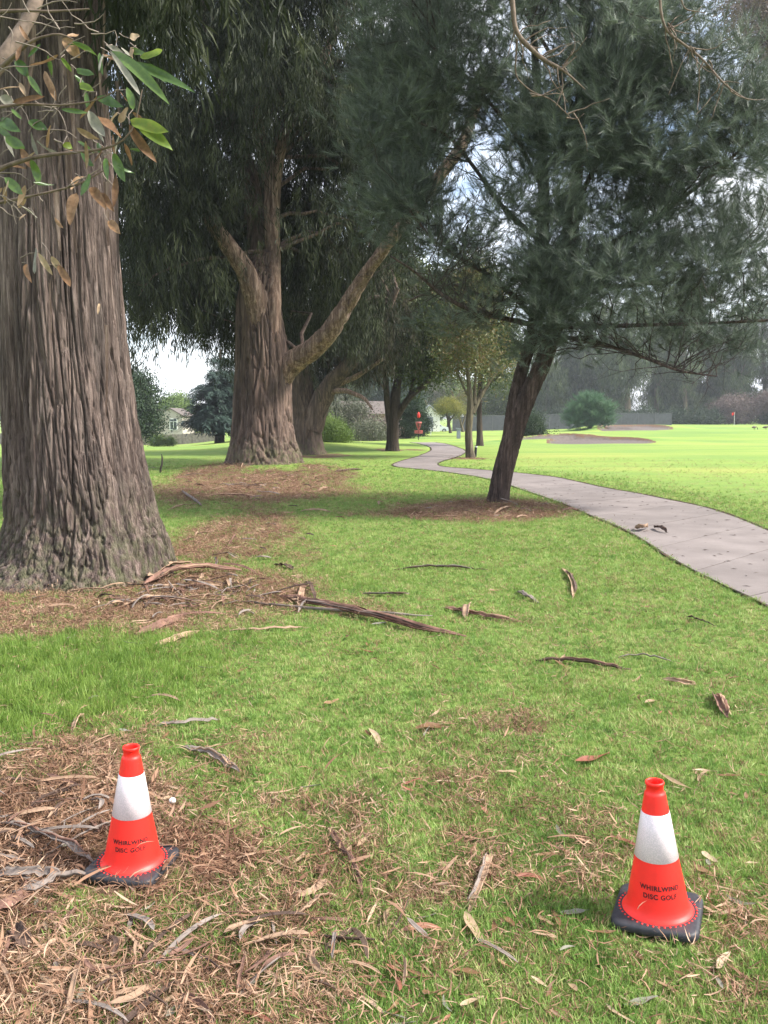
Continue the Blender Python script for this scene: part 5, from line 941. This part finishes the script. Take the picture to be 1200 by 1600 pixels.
# ------------------------------------------------------------------ small furniture and far things
M['black'] = plain('black painted wood', (.02, .02, .02), .6, var=.3); M['wht'] = plain('white paint', (.75, .75, .74), .5, var=.05); M['red'] = plain('red paint', (.55, .035, .025), .45, var=.1); M['pink'] = plain('faded red paint', (.42, .10, .095), .55, var=.1)
M['metal'] = plain('galvanised metal', (.42, .43, .45), .4, .8, var=.1); M['gbox'] = plain('blue grey cabinet paint', (.23, .25, .30), .55, var=.1); M['glass'] = plain('dark window glass', (.04, .05, .06), .12, spec=.6, var=.1)
M['screen'] = plain('dark fence windscreen', (.055, .06, .068), .85, var=.2, scale=3); M['pinkwall'] = plain('pinkish stucco', (.40, .29, .25), .9, var=.08); M['beige'] = plain('beige stucco', (.42, .38, .33), .9, var=.06); M['roof'] = plain('brown shingle', (.12, .10, .09), .9, var=.3, scale=4)
M['fpost'] = plain('dark fence post paint', (.10, .105, .115), .7, var=.2); M['oldwood'] = plain('weathered fence boards', (.22, .19, .165), .9, var=.3, scale=4); M['carwhite'] = plain('white car paint', (.72, .74, .78), .25, spec=.6, var=.02); M['tyre'] = plain('tyre rubber', (.02, .02, .02), .8); M['goose'] = plain('grey brown feathers', (.15, .12, .10), .8, var=.3, scale=20)
def thing(name, label, cat, loc, rz=0, group=None): r = empty(name, loc, rz); return tag(r, label, cat, group)
b = grd(742.5, 714); r = thing('marker_post', 'short black post beside the slender lichened tree', 'post', b); r.rotation_euler = (0, radians(4), 0)
MB().lathe([(.055, -.1), (.055, .44), (.045, .46), (0.001, .465)], 12).build('post_shaft', M['black'], r, True); MB().lathe([(.057, .395), (.057, .43)], 12).build('reflector_ring', M['wht'], r, True)
b = at(716.5, 680, 66); b[2] = float(hgt(b[0], b[1])); r = thing('utility_cabinet', 'small grey cabinet with sloping lid on the grass before the fence', 'cabinet', b)
MB().box(-.14, .14, -.14, .14, -.05, .72).build('cabinet_body', M['gbox'], r); MB().prism([(-.19, .72), (.19, .72), (.19, .77), (-.19, .84)], 1, -.19, .19).build('lid', M['gbox'], r); MB().box(-.11, .11, -.152, -.143, .08, .62).build('door', M['gbox'], r)
# disc-golf basket
b = at(654, 684, 62); b[2] = float(hgt(b[0], b[1])); r = thing('disc_golf_basket', 'red disc golf basket with hanging chains and red number plate on its pole', 'basket', b); r.scale = (.85, .85, .97)
MB().lathe([(.03, 0), (.03, 2.05)], 10).build('pole', M['black'], r, True)
k_ = MB()
for z, rad in ((.50, .33), (.60, .33), (.70, .33)): k_.tube([(rad*cos(a), rad*sin(a), z) for a in np.linspace(0, 2*pi, 25)], .014, 5)
for i in range(24): a = 2*pi*i/24; k_.tube([(.03*cos(a), .03*sin(a), .50), (.33*cos(a), .33*sin(a), .50), (.34*cos(a), .34*sin(a), .71)], .011, 4)
k_.build('basket_cage', M['pink'], r)
MB().lathe([(.24, 1.22), (.25, 1.22), (.25, 1.34), (.24, 1.34), (.24, 1.22)], 24).build('top_band', M['pink'], r, True)
for i in range(12):
    a = 2*pi*i/12; MB().tube([(.235*cos(a)*f, .235*sin(a)*f, z) for f, z in ((1, 1.25), (.72, 1.05), (.45, .88), (.16, .74))], .012, 5).build('chain', M['pink'], r)
MB().lathe([(.0, 1.60), (.085, 1.63), (.13, 1.72), (.13, 1.86), (.10, 1.97), (.02, 2.06), (0, 2.065)], 14).build('number_plate', M['red'], r, True)
# low white rail behind the basket
b = at(664, 682, 78); b[2] = float(hgt(b[0], b[1])); r = thing('rail_fence', 'low white rail fence behind the red disc basket', 'fence', b)
for i in range(5): MB().box(-1.9 + i*.6, -1.84 + i*.6, -.03, .03, -.1, .72).build('post', M['wht'], r)
for z in (.35, .66): MB().box(-1.95, .6, -.045, -.032, z, z + .06).build('rail', M['wht'], r)
# white gabled hut
b = at(671, 680, 100); b[2] = float(hgt(b[0], b[1])) - .1; r = thing('hut', 'small white gabled hut behind the basket and dark bushes', 'hut', b)
h1, h2 = 1.9, 3.0; MB().prism([(-1.2, 0), (1.2, 0), (1.2, h1), (0, h2), (-1.2, h1)], 1, 0, 4).build('wall', M['wht'], r); MB().prism([(-1.45, h1 - .12), (0, h2 + .06), (1.45, h1 - .12), (1.45, h1), (0, h2 + .2), (-1.45, h1)], 1, -.3, 4.3).build('roof', M['metal'], r); MB().box(-.35, .4, -.03, -.004, 0, 1.75).build('door', M['gbox'], r)
# white car
b = at(680, 676, 130); b[2] = float(hgt(b[0], b[1])); r = thing('parked_car', 'white hatchback parked beyond the lawn at the end of the path', 'car', b, radians(-4))
body = [(-2.1, .3), (2.15, .3), (2.2, .55), (2.1, .78), (1.2, .95), (.55, 1.38), (.2, 1.47), (-1.2, 1.47), (-1.75, 1.3), (-2.12, .95), (-2.2, .6)]
MB().prism(body, 1, -.85, .85).build('body', M['carwhite'], r)
MB().prism([(1.0, .98), (.5, 1.32), (-.1, 1.38), (-.1, .98)], 1, -.865, -.852).build('window', M['glass'], r); MB().prism([(-.2, .98), (-.2, 1.38), (-1.2, 1.38), (-1.65, 1.2), (-1.7, .98)], 1, -.865, -.852).build('window', M['glass'], r)
MB().prism([(1.98, .62), (2.19, .62), (2.12, .76), (1.9, .8)], 1, -.87, -.6).build('headlight', M['metal'], r)
for x in (-1.35, 1.35):
    w = MB().prism([(x + .32*cos(a), .32 + .32*sin(a)) for a in np.linspace(0, 2*pi, 20, endpoint=False)], 1, -.88, -.62).build('wheel', M['tyre'], r); MB().prism([(x + .19*cos(a), .32 + .19*sin(a)) for a in np.linspace(0, 2*pi, 14, endpoint=False)], 1, -.892, -.882).build('rim', M['metal'], w)
# windscreened chain-link fence
def fence_line(name, label, A, B, D0, D1, h, step, mat, postm, pw=.03, zoff=0, board=None):
    a = at(A, 690, D0); e = at(B, 690, D1); L = np.linalg.norm((e - a)[:2]); n = int(L/step); r = thing(name, label, 'fence', (a[0], a[1], float(hgt(a[0], a[1]))))
    u = (e - a)[:2]/L; nr = np.array([u[1], -u[0]]); 
    if nr[1] > 0: nr = -nr
    def P(s, z, o=0): x = a[0] + u[0]*s + nr[0]*o; y = a[1] + u[1]*s + nr[1]*o; return (x - a[0], y - a[1], float(hgt(x, y)) - r.location[2] + z + zoff)
    for i in range(n + 1):
        s = i*step; V = [P(s + dx, z, o) for z in (-.2, h + .05) for dx, o in ((-pw, .04), (pw, .04), (pw, -.02), (-pw, -.02))]
        pmesh('post', V, [(0,3,2,1),(4,5,6,7),(0,1,5,4),(1,2,6,5),(2,3,7,6),(3,0,4,7)], postm, r)
        if i < n:
            if board:
                m_ = max(1, int(step/board)); w = (step - 2*pw)/m_
                for j in range(m_):
                    s0 = s + pw + j*w + .004; s1 = s0 + w - .008; hh = h - random.uniform(0, .03); V = [P(x, z, o) for z in (-.05, hh) for x, o in ((s0, .012), (s1, .012), (s1, -.008), (s0, -.008))]
                    pmesh('board', V, [(0,3,2,1),(4,5,6,7),(0,1,5,4),(1,2,6,5),(2,3,7,6),(3,0,4,7)], mat, r)
            else:
                V = [P(x, z, o) for z in (.06, h - .06 - random.uniform(0, .05)) for x, o in ((s + pw, .012), (s + step - pw, .012), (s + step - pw, 0), (s + pw, 0))]; pmesh('panel', V, [(0,3,2,1),(4,5,6,7),(0,1,5,4),(1,2,6,5),(2,3,7,6),(3,0,4,7)], mat, r)
                V = [P(x, z, o) for z in (h - .03, h + .02) for x, o in ((s + pw, .03), (s + step - pw, .03), (s + step - pw, -.01), (s + pw, -.01))]; pmesh('rail', V, [(0,3,2,1),(4,5,6,7),(0,1,5,4),(1,2,6,5),(2,3,7,6),(3,0,4,7)], postm, r)
    return r
fence_line('chain_link_fence', 'long chain-link fence with dark windscreen panels across the far lawn', 707, 1050, 101, 112, 1.85, 2.6, M['screen'], M['fpost'])
fence_line('board_fence', 'grey weathered board fence in front of the gabled house', 222, 352, 92, 92, 1.1, 1.1, M['oldwood'], M['oldwood'], .05, board=.28)
fence_line('board_fence', 'grey board fence seen at the far left beyond the nearest trunk', -260, 30, 92, 92, 1.25, 1.2, M['oldwood'], M['oldwood'], .05)
# gabled house at left
b = at(264, 694, 112); b[2] = float(hgt(b[0], b[1])) - .3; zt = lambda py, D: CAMZ + ray(264, py)[2]*(D/ray(264, py)[1]) - b[2]
r = thing('house', 'beige house with gable end and white-framed window behind the left fence', 'house', b); hp, he = zt(639, 112), zt(650, 112); wR = 22*mpp(112)
MB().prism([(-wR, 0), (wR, 0), (wR, he), (wR*.15, hp), (-wR, he)], 1, 0, 7).build('wall', M['beige'], r); MB().prism([(-wR - .2, he - .1), (wR*.15, hp), (wR + .2, he - .1), (wR + .2, he + .05), (wR*.15, hp + .15), (-wR - .2, he + .05)], 1, -.15, 7.2).build('roof', M['roof'], r)
MB().box(-wR - 9, -wR - .01, 1.5, 7, 0, he - .6).build('wing_wall', M['beige'], r); MB().prism([(1.2, he - .6), (7.3, he - .6), (4.2, he + .9)], 0, -wR - 9.2, -wR + .05).build('wing_roof', M['roof'], r)
x0, x1, z0, z1 = 3*mpp(112), 13*mpp(112), zt(671, 112), zt(655, 112); f = MB().box(x0 - .1, x1 + .1, -.06, -.003, z0 - .1, z1 + .1).build('window', M['wht'], r); xm = (x0 + x1)/2
for q0, q1 in ((x0, xm - .04), (xm + .04, x1)): MB().box(q0, q1, -.075, -.062, z0, z1 - .35).build('pane', M['glass'], f); MB().box(q0, q1, -.075, -.062, z1 - .28, z1).build('pane', M['glass'], f)
# pinkish house in the middle distance
b = at(572, 688, 88); b[2] = float(hgt(b[0], b[1])) - .2; r = thing('house', 'pinkish stucco house with low brown roof behind the grey scrub', 'house', b); w = 34*mpp(88); h_ = CAMZ + ray(572, 646)[2]*(88/ray(572, 646)[1]) - b[2]
MB().box(-w, w, 0, 6, 0, h_).build('wall', M['pinkwall'], r); MB().prism([(-.7, h_ - .05), (6.7, h_ - .05), (3, h_ + 1.3)], 0, -w - .5, w + .5).build('roof', M['roof'], r)
for x in (-1.5, .4): f = MB().box(x, x + .9, -.05, -.003, 1.1, 2.1).build('window', M['wht'], r); MB().box(x + .08, x + .82, -.065, -.052, 1.18, 2.02).build('pane', M['glass'], f)
# flagstick
b = at(1147, 665, 140); b[2] = float(hgt(b[0], b[1])); r = thing('flagstick', 'white golf flagstick with small red flag on the far green', 'flag', b); MB().lathe([(.03, 0), (.025, 2.15)], 8).build('pole', M['wht'], r, True)
V = []; 
for i in range(5): t = i/4; V += [(-.03 - .42*t, .06*sin(4*t), 2.12 - .10*t), (-.03 - .42*t, .06*sin(4*t) - .01, 1.70 - .12*t)]
pmesh('flag_cloth', V, [(2*i, 2*i + 1, 2*i + 3, 2*i + 2) for i in range(4)], M['red'], r, True)
# geese
for px, py, s, lb in [(1178, 683, 1, 'small dark goose grazing on the green, left of two'), (1196, 680, 1.15, 'dark goose with raised neck at the right edge of the green')]:
    b = at(px, py, 88); b[2] = float(hgt(b[0], b[1])); r = thing('goose', lb, 'goose', b, .3 if px < 1190 else -.4); up = px > 1190
    MB().tube([(-.32, 0, .26), (-.22, 0, .29), (-.08, 0, .30), (.08, 0, .31), (.2, 0, .33)] , [.02, .08, .12, .115, .05], 10).build('body', M['goose'], r, True)
    MB().tube([(.16, 0, .34), (.24, 0, .44), (.25, 0, .56), (.31, 0, .60), (.38, 0, .585)] if up else [(.16, 0, .32), (.28, 0, .34), (.37, 0, .22), (.41, 0, .10), (.44, 0, .05)], [.05, .03, .028, .038, .01], 8).build('neck', M['black'], r, True)
    for y in (-.05, .05): MB().tube([(0, y, .24), (.02, y, .1), (.02, y, 0)], .012, 5).build('leg', M['black'], r)
# odd sticks
g = grd(250, 739); o = bpy.data.objects.new('x', None); P = np.array([[0, 0, -.1], [.02, 0, .1], [.06, .02, .25], [.07, .02, .42], [.05, .03, .52]]); r = MB().tube(P, [.028, .03, .028, .022, .01], 8).build('stick', M['twig_dark'], None, True); r.location = tuple(g); tag(r, 'dark curved stick standing upright in the grass left of the second trunk', 'stick')
g = grd(236, 733); r = MB().tube([(-.35, 0, .1), (0, 0, .06), (.3, .1, .02)], .008, 5).build('stick', M['twig'], None, True); r.location = tuple(g); tag(r, 'thin pale twig lying beside the upright curved stick', 'stick')
g = grd(483, 711); r = MB().lathe([(.035, -.1), (.033, .55), (0.001, .56)], 8).build('stake', M['wht'], None, True); r.location = tuple(g); tag(r, 'slim pale stake by the foot of the forked trunk', 'stake')
g = grd(270, 1271); r = MB().lathe([(.001, .012), (.012, .012), (.014, .008), (.014, .002), (.013, 0)], 16).build('bottle_cap', M['wht'], None, True); r.location = (g[0], g[1], g[2] + .02); r.rotation_euler = (.3, .1, 0); tag(r, 'small shiny white disc on the mulch right of the left cone', 'cap')

# ------------------------------------------------------------------ thin morning haze filling the place
hz = MB().box(-1650, 1650, -1650, 1650, -3.6, 36); me = bpy.data.meshes.new('haze'); me.from_pydata(hz.V, [], hz.F); hm = bpy.data.materials.new('haze'); hm.use_nodes = True; hn = hm.node_tree; hn.nodes.clear()
pv = hn.nodes.new('ShaderNodeVolumePrincipled'); pv.inputs['Color'].default_value = (.86, .90, 1, 1); pv.inputs['Density'].default_value = .00045; ho = hn.nodes.new('ShaderNodeOutputMaterial'); hn.links.new(pv.outputs[0], ho.inputs['Volume'])
me.materials.append(hm); tag(link(bpy.data.objects.new('haze', me)), 'thin bright haze in the air', kind='stuff')
